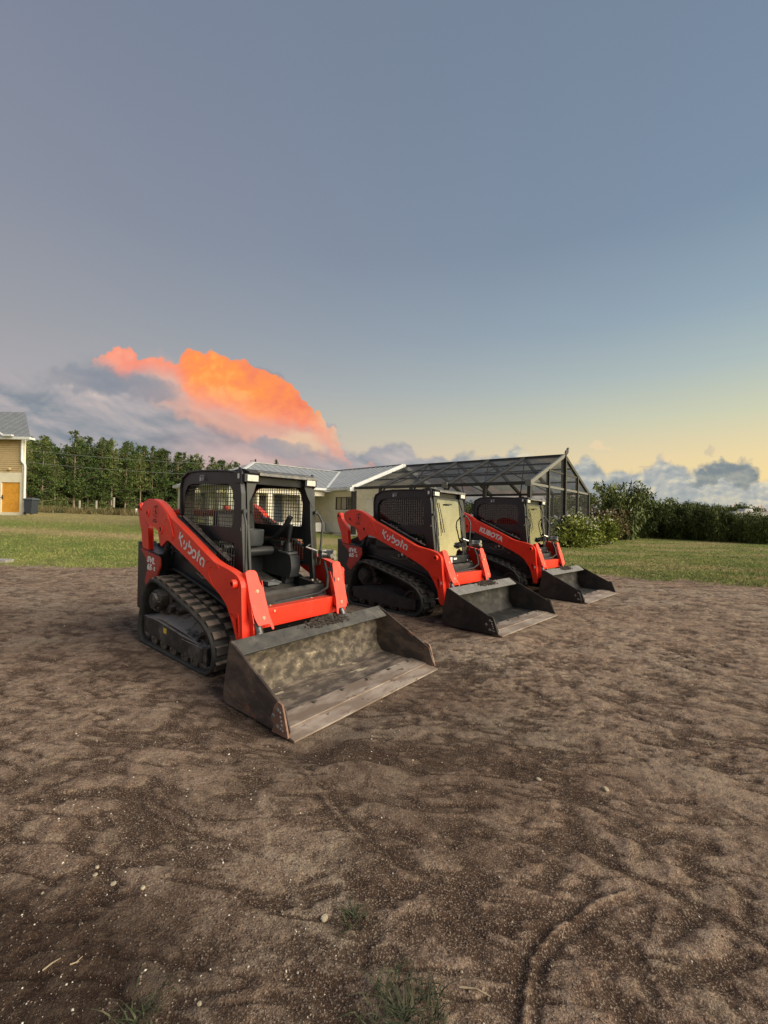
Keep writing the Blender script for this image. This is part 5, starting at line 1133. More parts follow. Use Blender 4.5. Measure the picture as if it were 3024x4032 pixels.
mb = MB(); q = [A0 + dm * .1 + dh * .1, VF + dh * .1 + dm * .6, VF + dh * 2 + dm * .6, A0 + dm * 2 + dh * 2, A0 + dm * 2 + dh * 6.4, A0 + dm * .1 + dh * 6.4]; mb.prism([(w.x, w.y) for w in q], 'z', -.3, GZ + .10); mb.build('porch_slab', M['concrete'], house)
mb = MB(); q = [pp_(1.6, 1.72, 0), pp_(5.6, 1.72, 0), pp_(5.6, 1.60, 0), pp_(1.6, 1.60, 0)]; mb.prism([(w.x, w.y) for w in q], 'z', GZ + .1, GZ + .62); mb.build('low_wall', M['stucco_white'], house)
mb = MB(); c = wp(.05, .28, 0); mb.box((-.30, -.12, GZ - .1), (.30, .16, GZ + .62), M=Matrix.Translation((c.x, c.y, 0)) @ Matrix.Rotation(math.atan2(d_.y, d_.x), 4, 'Z')); u_o = mb.build('utility_box', M['stucco_white'], bevel=.02); tag(u_o, 'pale utility cabinet against the cream house wall, left of its wide window', 'utility box')
mb = MB(); q = [wp(-2.6, .3, 0), wp(L_ + .6, .3, 0), wp(L_ + .6, 1.2, 0), wp(-2.6, 1.2, 0)]; mb.prism([(w.x, w.y) for w in q], 'z', -.2, GZ + .02); pv = mb.build('path', M['concrete'], bevel=.01); tag(pv, kind='structure')
mb = MB(); pts = [wp(-2.5 + k * .45, 1.3 + .10 * math.sin(k), GZ + .08 + .025 * math.sin(k * 1.7)) for k in range(12)]; mb.tube(pts, .022, 6); pts = [wp(-2.5 + k * .45, 1.36 + .1 * math.cos(k), GZ + .05) for k in range(12)]; mb.tube(pts, .018, 6)
hs = mb.build('garden_hose', M['hose'], smooth=40); tag(hs, 'dark garden hose trailing along the foot of the cream house', 'hose')
mb = MB(); c = at(1006, 1822, 26.5); mb.tube([c + Vector((0, 0, -.3)), c + Vector((0, 0, .22))], .05, 8); mb.tube([c + Vector((0, 0, .12)), c + Vector((-.3, 0, .10))], .015, 6); mb.tube([c + Vector((-.3, 0, .02)), c + Vector((-.3, 0, .18))], .01, 6); mb.build('roof_vent', M['bronze'], house)
# ------------------------------------------------------------------ screen enclosure
M['alu'] = mat('bronze_aluminium', (.018, .018, .018), .55, .1, col2=(.028, .027, .026), nscale=3)
M['alu_pale'] = mat('weathered_aluminium', (.16, .16, .15), .5, .2)
def screen_mat(name, op, col):
    m = bpy.data.materials.new(name); m.use_nodes = True; T = NT(m.node_tree); b = m.node_tree.nodes['Principled BSDF']; T.put(b.inputs['Base Color'], col); b.inputs['Roughness'].default_value = .8
    P = T.n('ShaderNodeTexCoord').outputs['Object']; T.put(b.inputs['Alpha'], T.mr(T.noise(P, .9, 5, .6), .25, .75, op - .07, op + .09)); return m
M['screen_roof'] = screen_mat('roof_screen', .66, (.022, .023, .024)); M['screen_wall'] = screen_mat('wall_screen', .28, (.035, .036, .035))
enc = empty('screen_enclosure', (0, 0, 0)); tag(enc, 'tall gabled pool screen enclosure of dark mesh on bronze aluminium frame', 'screen enclosure')
E0 = V2(-1.75, 23.9); E1 = V2(5.95, 17.55); ed = (E1 - E0); EL = ed.length; ed = ed / EL; en = V2(-ed.y, ed.x); EW = 9.0
if en.y < 0: en = -en
ERZ = 4.62; EEZ0, EEZ1 = 3.02, 2.97
def ep(s, w, z): q = E0 + ed * s + en * w; return Vector((q.x, q.y, z))
def eez(s): return EEZ0 + (EEZ1 - EEZ0) * s / EL
def fr(a, b, w, h=None, nm='beam', mt=None):
    mb = MB(); beam(mb, a, b, w, h); return mb.build(nm, mt or M['alu'], enc)
NB = 5; S = [EL * k / NB for k in range(NB + 1)]
rz = lambda s: WZ - .05 + (ERZ - WZ + .05) * s / EL
for s_ in S:
    last = s_ == S[-1]
    fr(ep(s_, 0, eez(s_)), ep(s_, EW / 2, rz(s_)), .13 if not last else .10, .16, 'rafter', M['alu'] if not last else M['alu_pale']); fr(ep(s_, EW / 2, rz(s_)), ep(s_, EW, eez(s_)), .13, .16, 'rafter')
    fr(ep(s_, 0, -.1), ep(s_, 0, eez(s_)), .14, None, 'post'); fr(ep(s_, EW, -.1), ep(s_, EW, eez(s_)), .14, None, 'post')
    if 0 < s_ and not last: fr(ep(s_, .0, eez(s_) - .45), ep(s_, .5, eez(s_) + .12), .07, None, 'knee_brace')
for w in (0, EW): fr(ep(0, w, eez(0)), ep(EL, w, eez(EL)), .10, .14, 'eave_beam')
fr(ep(0, EW / 2, rz(0)), ep(EL, EW / 2, rz(EL)), .14, .14, 'ridge_beam')
for t in (.36, .70):
    for sd in (0, 1):
        w = EW / 2 * t if sd == 0 else EW - EW / 2 * t
        fr(ep(0, w, eez(0) + (rz(0) - eez(0)) * t - .03), ep(EL, w, eez(EL) + (rz(EL) - eez(EL)) * t - .03), .06, .08, 'purlin')
# wind bracing in the roof
for sd in (0, 1):
    for k in (1, 3):
        w0, w1 = (0, EW / 2) if sd == 0 else (EW, EW / 2)
        fr(ep(S[k], w0, eez(S[k]) - .02), ep(S[k + 1], w1, rz(S[k + 1]) - .04), .05, .05, 'diagonal_brace'); fr(ep(S[k + 1], w0, eez(S[k + 1]) - .02), ep(S[k], w1, rz(S[k]) - .04), .05, .05, 'diagonal_brace')
# gable end
gtop = lambda w: eez(EL) + (ERZ - eez(EL)) * (1 - abs(w - EW / 2) / (EW / 2))
for w, wd in ((EW * .25, .14), (EW * .5, .24), (EW * .75, .14)): fr(ep(EL, w, -.1), ep(EL, w, gtop(w) - .05), wd, .12, 'post')
fr(ep(EL, 0, eez(EL) - .02), ep(EL, EW, eez(EL) - .02), .07, .10, 'chair_rail', M['alu_pale']); fr(ep(EL, 2.1, EEZ1 + .74), ep(EL, 6.9, EEZ1 + .74), .05, .07, 'chair_rail')
for w in (0, EW): fr(ep(0, w, .95), ep(EL, w, .80), .05, .06, 'chair_rail')
mb = MB(); c = ep(S[3], 0, eez(S[3])); mb.box((-.14, -.03, -.14), (.14, .03, .14), M=Matrix.Translation(c - Vector((en.x, en.y, 0)) * .09) @ Matrix.Rotation(math.atan2(ed.y, ed.x), 4, 'Z')); mb.build('bracket_plate', M['alu_pale'], enc)
mb = MB(); c = ep(S[5], 0, eez(S[5])); mb.box((-.14, -.03, -.14), (.10, .03, .12), M=Matrix.Translation(c - Vector((en.x, en.y, 0)) * .09) @ Matrix.Rotation(math.atan2(ed.y, ed.x), 4, 'Z')); mb.build('bracket_plate', M['alu_pale'], enc)
def panel(q, mt, th=.004):
    n = (q[1] - q[0]).cross(q[2] - q[0]).normalized() * th; mb = MB(); m = len(q); mb.add(list(q), [tuple(range(m))]); mb.build('screen_panel', mt, enc)
for k in range(NB):
    a, b = S[k] + .05, S[k + 1] - .05
    for (t0, t1) in ((0, .36), (.36, .70), (.70, 1)):
        f0 = lambda s, t: eez(s) + (rz(s) - eez(s)) * t
        panel([ep(a, EW / 2 * t0, f0(a, t0)), ep(b, EW / 2 * t0, f0(b, t0)), ep(b, EW / 2 * t1, f0(b, t1)), ep(a, EW / 2 * t1, f0(a, t1))], M['screen_roof'])
        panel([ep(a, EW - EW / 2 * t0, f0(a, t0)), ep(b, EW - EW / 2 * t0, f0(b, t0)), ep(b, EW - EW / 2 * t1, f0(b, t1)), ep(a, EW - EW / 2 * t1, f0(a, t1))], M['screen_roof'])
    for w in (0, EW): panel([ep(a, w, .0), ep(b, w, .0), ep(b, w, eez(b)), ep(a, w, eez(a))], M['screen_wall'])
for w0, w1 in ((0, .25), (.25, .5), (.5, .75), (.75, 1)):
    a, b = w0 * EW + .05, w1 * EW - .05; panel([ep(EL, a, .0), ep(EL, b, .0), ep(EL, b, gtop(b)), ep(EL, a, gtop(a))], M['screen_wall'])
# owl decoy on the gable peak
c = ep(EL, EW / 2, ERZ + .03); c = at(2230, 1793, c.y); mb = MB()
prof = [(.001, .04), (.045, .05), (.07, .11), (.078, .17), (.070, .23), (.058, .27), (.066, .30), (.066, .34), (.045, .375), (.001, .385)]
mb.lathe(prof, 14, 'z'); mb.v = [(x * 1.0 + z * .22, y, z) for x, y, z in mb.v]
for s in (-1, 1): mb.add([(.085 + .0, s * .03, .36), (.125, s * .055, .42), (.06, s * .055, .36)], [(0, 1, 2)]); mb.add([(-.01, s * .05, .30), (-.05, s * .085, .18), (-.07, s * .04, .02), (.02, s * .08, .10)], [(0, 1, 2, 3)])
mb.add([(-.03, -.03, .08), (-.03, .03, .08), (-.08, .02, -.03), (-.08, -.02, -.03)], [(0, 1, 2, 3)]); mb.cyl((0, 0, .03), 'z', .028, .08, 8); mb.add([(.14, 0, .33), (.12, -.012, .35), (.12, .012, .35)], [(0, 1, 2)])
M['owl'] = mat('grey_feather', (.14, .13, .12), .9, col2=(.30, .28, .26), nscale=22); ow = mb.build('owl', M['owl'], smooth=50, loc=c); tag(ow, 'small grey owl figure leaning on the peak of the screen enclosure', 'owl')
# ------------------------------------------------------------------ yellow-sided building at far left
bd = empty('building', (0, 0, 0)); tag(bd, 'two storey building with tan siding and orange door at the left edge', 'building')
YB = 29.5; cr_ = at(90, 2028, YB); xr = cr_.x; bz = cr_.z; top_ = at(90, 1722, YB).z; midz = at(60, 1861, YB).z
M['tan'] = mat('tan_siding', (.50, .385, .20), .7, col2=(.45, .34, .17), nscale=3); M['cream'] = mat('cream_wall', (.76, .72, .54), .85, col2=(.70, .66, .50), nscale=2); M['orange_door'] = mat('orange_door', (.72, .35, .035), .55, col2=(.60, .28, .03), nscale=2.5)
mb = MB(); dx0, dx1 = at(3, 1990, YB).x, at(76, 1990, YB).x; dz0, dz1 = at(40, 2017, YB).z, at(40, 1899, YB).z
mb.prism([(-9, bz - .6), (9 * 0 + xr + 34 - 34, bz - .6), (xr, midz), (-9, midz)], 'y', 0, .2) if False else mb.prism([(xr - 9, bz - .6), (xr, bz - .6), (xr, midz), (xr - 9, midz)], 'y', YB, YB + .2, holes=[[(dx0, dz0), (dx1, dz0), (dx1, dz1), (dx0, dz1)]])
mb.prism([(xr, YB + .2), (xr - 8.6, YB + 9), (xr - 17, YB + 9), (xr - 9, YB + .2)], 'z', bz - .6, midz); mb.build('lower_wall', M['cream'], bd)
mb = MB(); mb.prism([(xr - .01, YB + .05), (xr - 8.6, YB + 9), (xr - 17, YB + 9), (xr - 9, YB + .05)], 'z', midz, top_); mb.build('upper_wall', M['tan'], bd)
nb = 17; hb = (top_ - midz) / nb
for k in range(nb):
    z = midz + k * hb; mb = MB(); mb.prism([(YB - .005, z), (YB + .05, z), (YB + .05, z + hb), (YB + .03, z + hb)], 'x', xr - 9, xr - .13); mb.build('siding_board', M['tan'], bd)
mb = MB(); mb.box((xr - .125, YB - .02, midz), (xr + .02, YB + .1, top_)); mb.build('corner_board', M['cream'], bd)
dr_ = empty('door', (0, 0, 0)); dr_.parent = bd; mb = MB(); wx0, wx1, wz0, wz1 = at(29, 0, YB).x, at(47, 0, YB).x, at(0, 1935, YB).z, at(0, 1921, YB).z
mb.prism([(dx0, dz0), (dx1, dz0), (dx1, dz1), (dx0, dz1)], 'y', YB + .08, YB + .13, holes=[[(wx0, wz0), (wx1, wz0), (wx1, wz1), (wx0, wz1)]]); mb.build('door_leaf', M['orange_door'], dr_, bevel=.01)
mb = MB(); mb.box((wx0, YB + .10, wz0), (wx1, YB + .11, wz1)); mb.build('door_window', M['bronze'], dr_)
mb = MB(); hz_ = at(5, 1957, YB); mb.box((hz_.x - .05, YB + .05, hz_.z - .15), (hz_.x + .05, YB + .08, hz_.z + .15)); mb.tube([(hz_.x, YB + .04, hz_.z), (hz_.x, YB - .03, hz_.z), (hz_.x + .16, YB - .03, hz_.z)], .02, 6); mb.build('door_handle', M['bronze'], dr_)
mb = MB(); lp = at(40, 1847, YB); mb.lathe([(.001, -.16), (.07, -.15), (.11, -.08), (.11, -.02), (.001, -.01)], 12, 'y', (lp.x, YB, lp.z)); mb.build('wall_lamp', M['tan'], bd, smooth=50)
# roof: slope rising away from the viewer, seams running up it
ey_ = YB - .45; re0, rt0 = at(119, 1719, ey_), at(99.5, 1623, ey_ + 3.4)
rl0, rl1 = at(-250, 1712, ey_), at(-250, 1606, ey_ + 3.4); rl0.z = re0.z; rl1.z = rt0.z; rl0.x = re0.x - 9; rl1.x = rt0.x - 9
poly_panels('roof_panel', [re0, Vector((rt0.x, ey_ + 3.4, rt0.z)), Vector((rl1.x, ey_ + 3.4, rt0.z)), rl0], Vector((1, 0, 0)), M['roofmetal2'], bd, pitch=.50)
mb = MB(); mb.box((re0.x - 9, ey_ - .09, re0.z - .22), (re0.x + .04, ey_ + .03, re0.z - .03)); mb.box((re0.x - .04, ey_, re0.z - .20), (re0.x + .0, YB + .0, re0.z - .04)); mb.build('gutter', M['trim'], bd, bevel=.02)
mb = MB(); g0 = at(50, 1702, ey_ - .2); mb.box((g0.x - .65, ey_ - .30, re0.z - .04), (g0.x + .02, ey_ - .12, re0.z + .08)); mb.prism([(g0.x - .65, re0.z + .10), (g0.x - .65, re0.z), (g0.x - 2.2, re0.z + .9), (g0.x - 2.2, re0.z + 1.0)], 'y', ey_ - .3, ey_ - .14); mb.build('dormer_trim', M['trim'], bd, bevel=.02)
mb = MB(); X_ = lambda px, py: at(px, py, YB - .08); mb.tube([X_(87.5, 1718), X_(86, 1810), X_(87, 1817), X_(97, 1828), X_(98.5, 1836), X_(94.5, 2010), X_(97, 2019), X_(102, 2023)], .075, 8); mb.build('downspout', M['trim'], bd, smooth=40)
# wheelie bin
bn = empty('wheelie_bin', at(122, 2026, YB - .2)); tag(bn, 'dark grey wheelie bin standing at the corner of the tan building', 'bin'); M['bin'] = mat('bin_plastic', (.035, .042, .052), .5); M['bin_lid'] = mat('bin_lid', (.10, .12, .14), .5)
mb = MB(); mb.prism([(-.24, .08), (.24, .05), (.30, 1.02), (-.30, 1.02)], 'y', -.28, .28); mb.box((-.33, -.31, .96), (.33, .31, 1.02)); mb.build('bin_body', M['bin'], bn, bevel=.02)
mb = MB(); mb.prism([(-.34, 1.02), (.36, 1.02), (.34, 1.08), (0, 1.13), (-.32, 1.08)], 'y', -.32, .32); mb.build('lid', M['bin_lid'], bn, bevel=.02)
for s in (-1, 1): mb = MB(); mb.cyl((-.20, s * .26, .09), 'y', .09, .05, 14); mb.build('wheel', M['hose'], bn)
# slab at the left, pipe stub at the right
p = on_ground(10, 2212); mb = MB(); mb.prism(roundpoly([(-1.0, -.25), (.28, -.2), (.24, .12), (-.4, .25), (-1.0, .2)], .05), 'z', -.03, .05); o = mb.build('stone_slab', M['concrete'], bevel=.01, loc=p + Vector((0, 0, .02))); tag(o, 'flat pale slab at the edge of the grass at far left', 'slab')
p = on_ground(2402, 2141); mb = MB(); mb.tube([(0, 0, -.05), (.0, 0, .23)], .055, 12); mb.lathe([(.06, .19), (.066, .2), (.066, .25), (.02, .26), (.001, .26)], 12); o = mb.build('pipe_stub', M['white'], smooth=40, loc=p); tag(o, 'short white plastic pipe standing in the lawn by the bushes', 'pipe')
# fence posts before the pines
for i, (px, py, h) in enumerate(((313, 2004, .85), (379, 2003, .8), (448, 1998, 1.0), (536, 2022, .5))):
    Y = 43.; c = at(px, py, Y); mb = MB(); mb.cyl((0, 0, h / 2), 'z', .09, h, 7); o = mb.build('fence_post', M['concrete'] if i != 3 else M['white'], loc=c); tag(o, ['leftmost grey fence post before the pine wood', 'second grey fence post before the pine wood', 'stout grey fence post in tall dry grass before the pines', 'short white post beside the nearest loader\'s raised arm link'][i], 'fence post', 'posts before the wood')
# power lines
M['wire'] = mat('wire', (.20, .23, .20), .5)
for i, (a, b) in enumerate((((-200, 1740), (1200, 1838)), ((-200, 1788), (1200, 1880)))):
    A_, B_ = at(a[0], a[1], 42), at(b[0], b[1], 46); mb = MB(); mb.tube([A_.lerp(B_, k / 24) - Vector((0, 0, .5 * math.sin(math.pi * k / 24))) for k in range(25)], .016, 5); o = mb.build('power_line', M['wire']); tag(o, ['upper thin power line crossing before the pine wood', 'lower thin power line crossing before the pine wood'][i], 'power line', 'power lines')
# ------------------------------------------------------------------ trees
M['bark'] = mat('pine_bark', (.30, .24, .17), .9, col2=(.17, .13, .09), nscale=4, stretch=(1, 1, .3))
M['bark_dark'] = mat('dark_bark', (.07, .055, .04), .9, col2=(.11, .09, .06), nscale=4)
def leaf_mat(name, c0, c1, c2):
    m = bpy.data.materials.new(name); m.use_nodes = True; T = NT(m.node_tree); b = m.node_tree.nodes['Principled BSDF']; P = T.n('ShaderNodeTexCoord').outputs['Object']
    g = T.n('ShaderNodeNewGeometry').outputs['Random Per Island']; oi = T.n('ShaderNodeObjectInfo').outputs['Random']
    k = T.m('ADD', T.m('MULTIPLY', g, .55), T.m('MULTIPLY', T.noise(P, .9, 4, .6), .6)); k = T.m('ADD', k, T.m('MULTIPLY', T.m('SUBTRACT', oi, .5), .22))
    T.put(b.inputs['Base Color'], T.ramp(k, [(.25, c0), (.55, c1), (.85, c2)])); b.inputs['Roughness'].default_value = .7; b.inputs['Specular IOR Level'].default_value = .25
    return m
M['needle'] = leaf_mat('pine_needles', (.010, .022, .006), (.036, .068, .015), (.115, .160, .038))
M['needle_light'] = leaf_mat('light_pine_needles', (.035, .055, .013), (.10, .135, .034), (.21, .235, .065))
M['leaf'] = leaf_mat('shrub_leaves', (.025, .042, .012), (.075, .105, .030), (.19, .21, .07))
M['leaf_y'] = leaf_mat('yellow_green_leaves', (.06, .088, .015), (.19, .23, .04), (.40, .42, .10))
M['leaf_r'] = leaf_mat('reddish_leaves', (.06, .045, .02), (.16, .11, .05), (.26, .22, .09))
M['bamboo'] = leaf_mat('cane_leaves', (.028, .044, .012), (.085, .115, .030), (.21, .23, .07))
M['petal'] = mat('white_petal', (.75, .73, .68), .7)
def tuft_cloud(C, Rr, n, L, w, rs_, droop=0.0, up=.3):
    """C (k,3) clump centres, Rr (k,) radii: n thin triangles each, pointing outwards"""
    k = len(C); d = rs_.normal(0, 1, (k, n, 3)); d[..., 2] += up; d /= np.linalg.norm(d, axis=-1, keepdims=True)
    base = C[:, None] + d * Rr[:, None, None] * .25 * rs_.rand(k, n, 1); tip = C[:, None] + d * (Rr[:, None, None] * (.7 + .5 * rs_.rand(k, n, 1))) * L; tip[..., 2] -= droop * Rr[:, None]
    s = np.cross(d, rs_.normal(0, 1, (k, n, 3))); s /= np.linalg.norm(s, axis=-1, keepdims=True) + 1e-9; s *= w * Rr[:, None, None]
    V_ = np.stack([base, (base + tip) / 2 + s, tip, (base + tip) / 2 - s], 2).reshape(-1, 3); return V_
def leaves_mesh(name, V_, mt):
    F_ = np.arange(len(V_)).reshape(-1, 4); o = np_mesh(name, V_, F_, mt); me = o.data; COL.objects.unlink(o); bpy.data.objects.remove(o); return me
def pine_meshes(seed, H=9.5, bare=.42, mt='needle', dens=1.0, spread=1.0):
    g = random.Random(seed); rs_ = np.random.RandomState(seed); C = []; Rr = []; mb = MB()
    bx, by = g.uniform(-.3, .3), g.uniform(-.3, .3); ax = lambda z: Vector((bx * (z / H) ** 2, by * (z / H) ** 2, z))
    mb.tube([ax(H * t) - Vector((0, 0, .3 if t == 0 else 0)) for t in (0, .2, .4, .6, .8, .95)], .125, 7, r2=.03)
    z = H * bare; k = 0
    while z < H * .97:
        t = (z - H * bare) / (H * (1 - bare)); rad = spread * (1.75 * (1 - t) ** .92 * min(1, .5 + 2.6 * t) + .12)
        for j in range(g.choice((3, 3, 4, 5))):
            a = g.random() * 6.283; L = rad * g.uniform(.6, 1.15); rise = g.uniform(.0, .5) * L + .1; p0 = ax(z); p1 = p0 + Vector((math.cos(a) * L, math.sin(a) * L, rise)); mid = p0.lerp(p1, .5) - Vector((0, 0, .08 * L))
            mb.tube([p0, mid, p1], .03, 4, caps=False, r2=.01)
            m = max(2, int(L * 4.6 * dens))
            for i in range(m):
                f = .3 + .75 * (i + g.random()) / m; q = p0.lerp(p1, min(f, 1.05)); sc_ = .36 * g.uniform(.6, 1.25) * (1 - .30 * t)
                C.append((q.x + g.gauss(0, .18), q.y + g.gauss(0, .18), q.z + g.gauss(.05, .12))); Rr.append(sc_)
        z += g.uniform(.20, .38)
    for i in range(8): q = ax(H * (.93 + .01 * i)); C.append((q.x + g.gauss(0, .07), q.y + g.gauss(0, .07), q.z)); Rr.append(.26)
    for j in range(7):     # dead lower limbs
        z = H * g.uniform(.15, bare); a = g.random() * 6.283; L = g.uniform(.5, 1.6); p0 = ax(z); mb.tube([p0, p0 + Vector((math.cos(a) * L * .6, math.sin(a) * L * .6, .15)), p0 + Vector((math.cos(a) * L, math.sin(a) * L, .45))], .018, 4, caps=False, r2=.006)
    V_ = tuft_cloud(np.array(C), np.array(Rr), 11, 1.1, .16, rs_, up=.6)
    return leaves_mesh('crown', V_, M[mt]), mb.mesh('trunk', M['bark'] if mt == 'needle_light' or seed % 2 else M['bark_dark'])
PINES = [pine_meshes(11 + i, bare=(.16, .28, .12, .22)[i], spread=(1.2, 1.0, 1.35, 1.15)[i]) for i in range(4)]; PL = [pine_meshes(31 + i, bare=(.32, .38)[i], mt='needle_light', spread=1.0) for i in range(2)]
def plant(name, meshes, x, y, z, sc_, rot, label, cat, group, names=('crown', 'trunk')):
    r_ = empty(name, (x, y, z), (0, 0, rot)); r_.scale = sc_ if isinstance(sc_, tuple) else (sc_,) * 3
    for nm, me in zip(names, meshes): link(bpy.data.objects.new(nm, me), r_)
    tag(r_, label, cat, group); return r_
PG = 'pines of the wood at left'
front = [(165, 1742), (215, 1790), (290, 1694), (345, 1755), (398, 1722), (438, 1728), (492, 1736), (552, 1785), (598, 1757), (640, 1768), (700, 1795), (742, 1790), (785, 1800), (835, 1800), (880, 1812), (925, 1822)]
gp = random.Random(5)
def base_at(px, Y): d = ray(px, 2000); return Vector((d.x * Y, Y, tz(d.x * Y, Y)))
def treeY(px): return 47 + max(0, px - 100) * .038
desc = {290: 'tallest pine of the wood, its top rising well above the rest', 552: 'bright green young pine with pale trunk in front of the wood', 215: 'pale-trunked pine at the front of the wood near the tan building', 438: 'slim pine with long bare pale trunk at the wood front', 165: 'dark pine nearest the tan building and the bin', 345: 'low dark pine just right of the tallest pine', 398: 'tall dark pine, second highest top, in the middle of the wood', 492: 'dark pine rising left of the bright green young pine', 598: 'dark pine just right of the bright green young pine', 640: 'dark pine above the raised rear end of the nearest loader arm', 700: 'dark pine left of the nearest loader cab', 742: 'dark pine above the rear corner of the nearest cab', 785: 'dark pine above the white sticker of the nearest cab', 835: 'dark pine above the middle of the nearest cab roof', 880: 'small-looking dark pine near the left end of the house roof', 925: 'last dark pine of the wood, beside the pink hip of the house roof'}
for i, (px, ty) in enumerate(front):
    Y = treeY(px) + (0 if px in desc else gp.uniform(0, 3)); b = base_at(px, Y); H = at(px, ty, Y).z - b.z; light = px in (552, 215, 438)
    me = PL[i % 2] if light else PINES[i % 4]
    plant('pine_tree', me, b.x, b.y, b.z, (H / 9.6 * gp.uniform(.9, 1.1), H / 9.6 * gp.uniform(.9, 1.1), H / 9.6), gp.random() * 6, desc[px], 'pine tree', 'front pines of the wood')
n_ = 0
while n_ < 104:
    px = gp.uniform(-350, 990) if n_ > 20 else 100 + n_ * 42; Y = treeY(max(px, 60)) + gp.uniform(1.5, 16); tops = np.interp(px, [-400, 100, 290, 480, 600, 720, 960], [1725, 1745, 1735, 1760, 1785, 1800, 1842]); b = base_at(px, Y); H = (at(px, tops + gp.uniform(-26, 34), Y).z - b.z)
    plant('pine_tree', PINES[n_ % 4] if n_ % 7 else PL[n_ % 2], b.x, b.y, b.z, (H / 9.6 * 1.05, H / 9.6 * 1.05, H / 9.6), gp.random() * 6, 'dark green pine in the wood behind the lawn', 'pine tree', PG); n_ += 1
for px, ty in ((1086, 1811),):
    b = base_at(px, 62); H = at(px, ty, 62).z - b.z; plant('pine_tree', PINES[1], b.x, b.y, b.z, (.6, .6, H / 9.6), 1, 'lone pine top showing above the grey house roof', 'pine tree', 'named pines of the wood')
# shrubs
def shrub_meshes(seed, n, shape, mt, leafL=1.2, w=.2, canes=False, per=8, rad=.13, flowers=0, cane_n=14):
    g = random.Random(seed); rs_ = np.random.RandomState(seed); C = []; mb = MB()
    lob = [(g.uniform(-.55, .55), g.uniform(-.5, .5), g.uniform(.35, .8), g.uniform(.3, .5)) for _ in range(9)]
    if canes:
        for i in range(cane_n):
            a = g.random() * 6.283; r0 = .25 * g.random(); lean = g.uniform(.10, .85); H = g.choice((g.uniform(.45, .8), g.uniform(.7, 1.12))); p = [Vector((math.cos(a) * (r0 + lean * t * t), math.sin(a) * (r0 + lean * t * t) * .8, H * (t - .12 * t * t) * 1.1 - (.05 if t == 0 else 0))) for t in (0, .25, .5, .75, 1)]; mb.tube(p, .012, 4, caps=False, r2=.004)
            m = n // cane_n
            for k in range(m): t = .12 + .88 * (g.random() ** .8); s_ = int(t * 3.999); q = p[s_].lerp(p[s_ + 1], t * 4 - s_) if s_ < 4 else p[4]; C.append((q.x + g.gauss(0, .07), q.y + g.gauss(0, .07), q.z + g.gauss(0, .05)))
    else:
        while len(C) < n:
            l = g.choice(lob); d = Vector((g.gauss(0, 1), g.gauss(0, 1), g.gauss(0, 1))).normalized() * l[3] * (g.random() ** .35)
            q = (l[0] + d.x, l[1] + d.y, max(.03, l[2] * .75 + d.z))
            C.append(q)
        for i in range(9): a = g.random() * 6.283; mb.tube([(0, 0, -.05), (math.cos(a) * .25, math.sin(a) * .25, .35), (math.cos(a) * .5, math.sin(a) * .5, .75)], .015, 4, caps=False, r2=.005)
    C = np.array(C); V_ = tuft_cloud(C, rs_.uniform(.6, 1.3, len(C)) * rad, per, leafL, w, rs_, droop=.25 if canes else 0); out = [leaves_mesh('foliage', V_, M[mt]), mb.mesh('stems', M['bark_dark'])]
    if flowers:
        idx_ = rs_.choice(len(C), flowers * 3, replace=False); idx_ = idx_[np.argsort(-C[idx_, 2] - .35 * (-C[idx_, 1]))][:flowers]; Cf = C[idx_] * 1.06
        fv = tuft_cloud(Cf, np.full(flowers, .040), 7, 1.0, .55, rs_, up=.8); out.append(leaves_mesh('flowers', fv, M['petal']))
    return out
HS = [shrub_meshes(51 + i, 620, None, 'bamboo', 1.5, .11, canes=True, per=8, rad=.14) for i in range(4)]
BIG = [shrub_meshes(61, 1350, None, 'leaf', 1.2, .17, canes=True, cane_n=26, rad=.10, per=8), shrub_meshes(62, 1100, None, 'leaf_y', 1.2, .15, canes=True, cane_n=20, rad=.10, per=8)]
FL = [shrub_meshes(71 + i, 900, None, ('leaf_y', 'leaf', 'leaf_y', 'leaf_r')[i], 1.1, .26, per=8, rad=.075, flowers=(130, 60, 110, 60)[i]) for i in range(4)]
SN = ('foliage', 'stems', 'flowers')
def shrub(me, px, pyb, wpx, hpx, label, cat, group, rot=None, name='shrub', Y=None, dd=.8):
    b = on_ground(px, pyb)
    if Y: b = base_at(px, Y)
    s = b.y / FPX; plant(name, me, b.x, b.y, b.z, (wpx * s / 1.25, wpx * s / 1.25 * dd, hpx * s / 1.0), gp.random() * 6 if rot is None else rot, label, cat, group, SN)
# flower bed left of the big bush
shrub(FL[1], 2165, 2150, 190, 120, 'dark leafy flowering bush directly behind the farthest loader', 'flowering bush', 'flowering bushes beside the enclosure')
shrub(FL[0], 2225, 2152, 190, 140, 'bright yellow-green bush dotted with white flowers beside the farthest loader', 'flowering bush', 'flowering bushes beside the enclosure')
shrub(FL[2], 2300, 2140, 180, 135, 'airy bush with white flowers and low front branches at the middle of the bed', 'flowering bush', 'flowering bushes beside the enclosure')
shrub(FL[3], 2335, 2128, 170, 130, 'reddish brown bush with a few pale flowers in the bed', 'flowering bush', 'flowering bushes beside the enclosure')
shrub(FL[0], 2390, 2120, 150, 120, 'pale flowering bush at the right end of the bed below the big bush', 'flowering bush', 'flowering bushes beside the enclosure')
shrub(FL[1], 2105, 2140, 150, 110, 'dark green bush behind the farthest loader cab', 'flowering bush', 'flowering bushes beside the enclosure')
shrub(FL[2], 2270, 2120, 160, 140, 'rear flowering bush against the enclosure mesh', 'flowering bush', 'flowering bushes beside the enclosure')
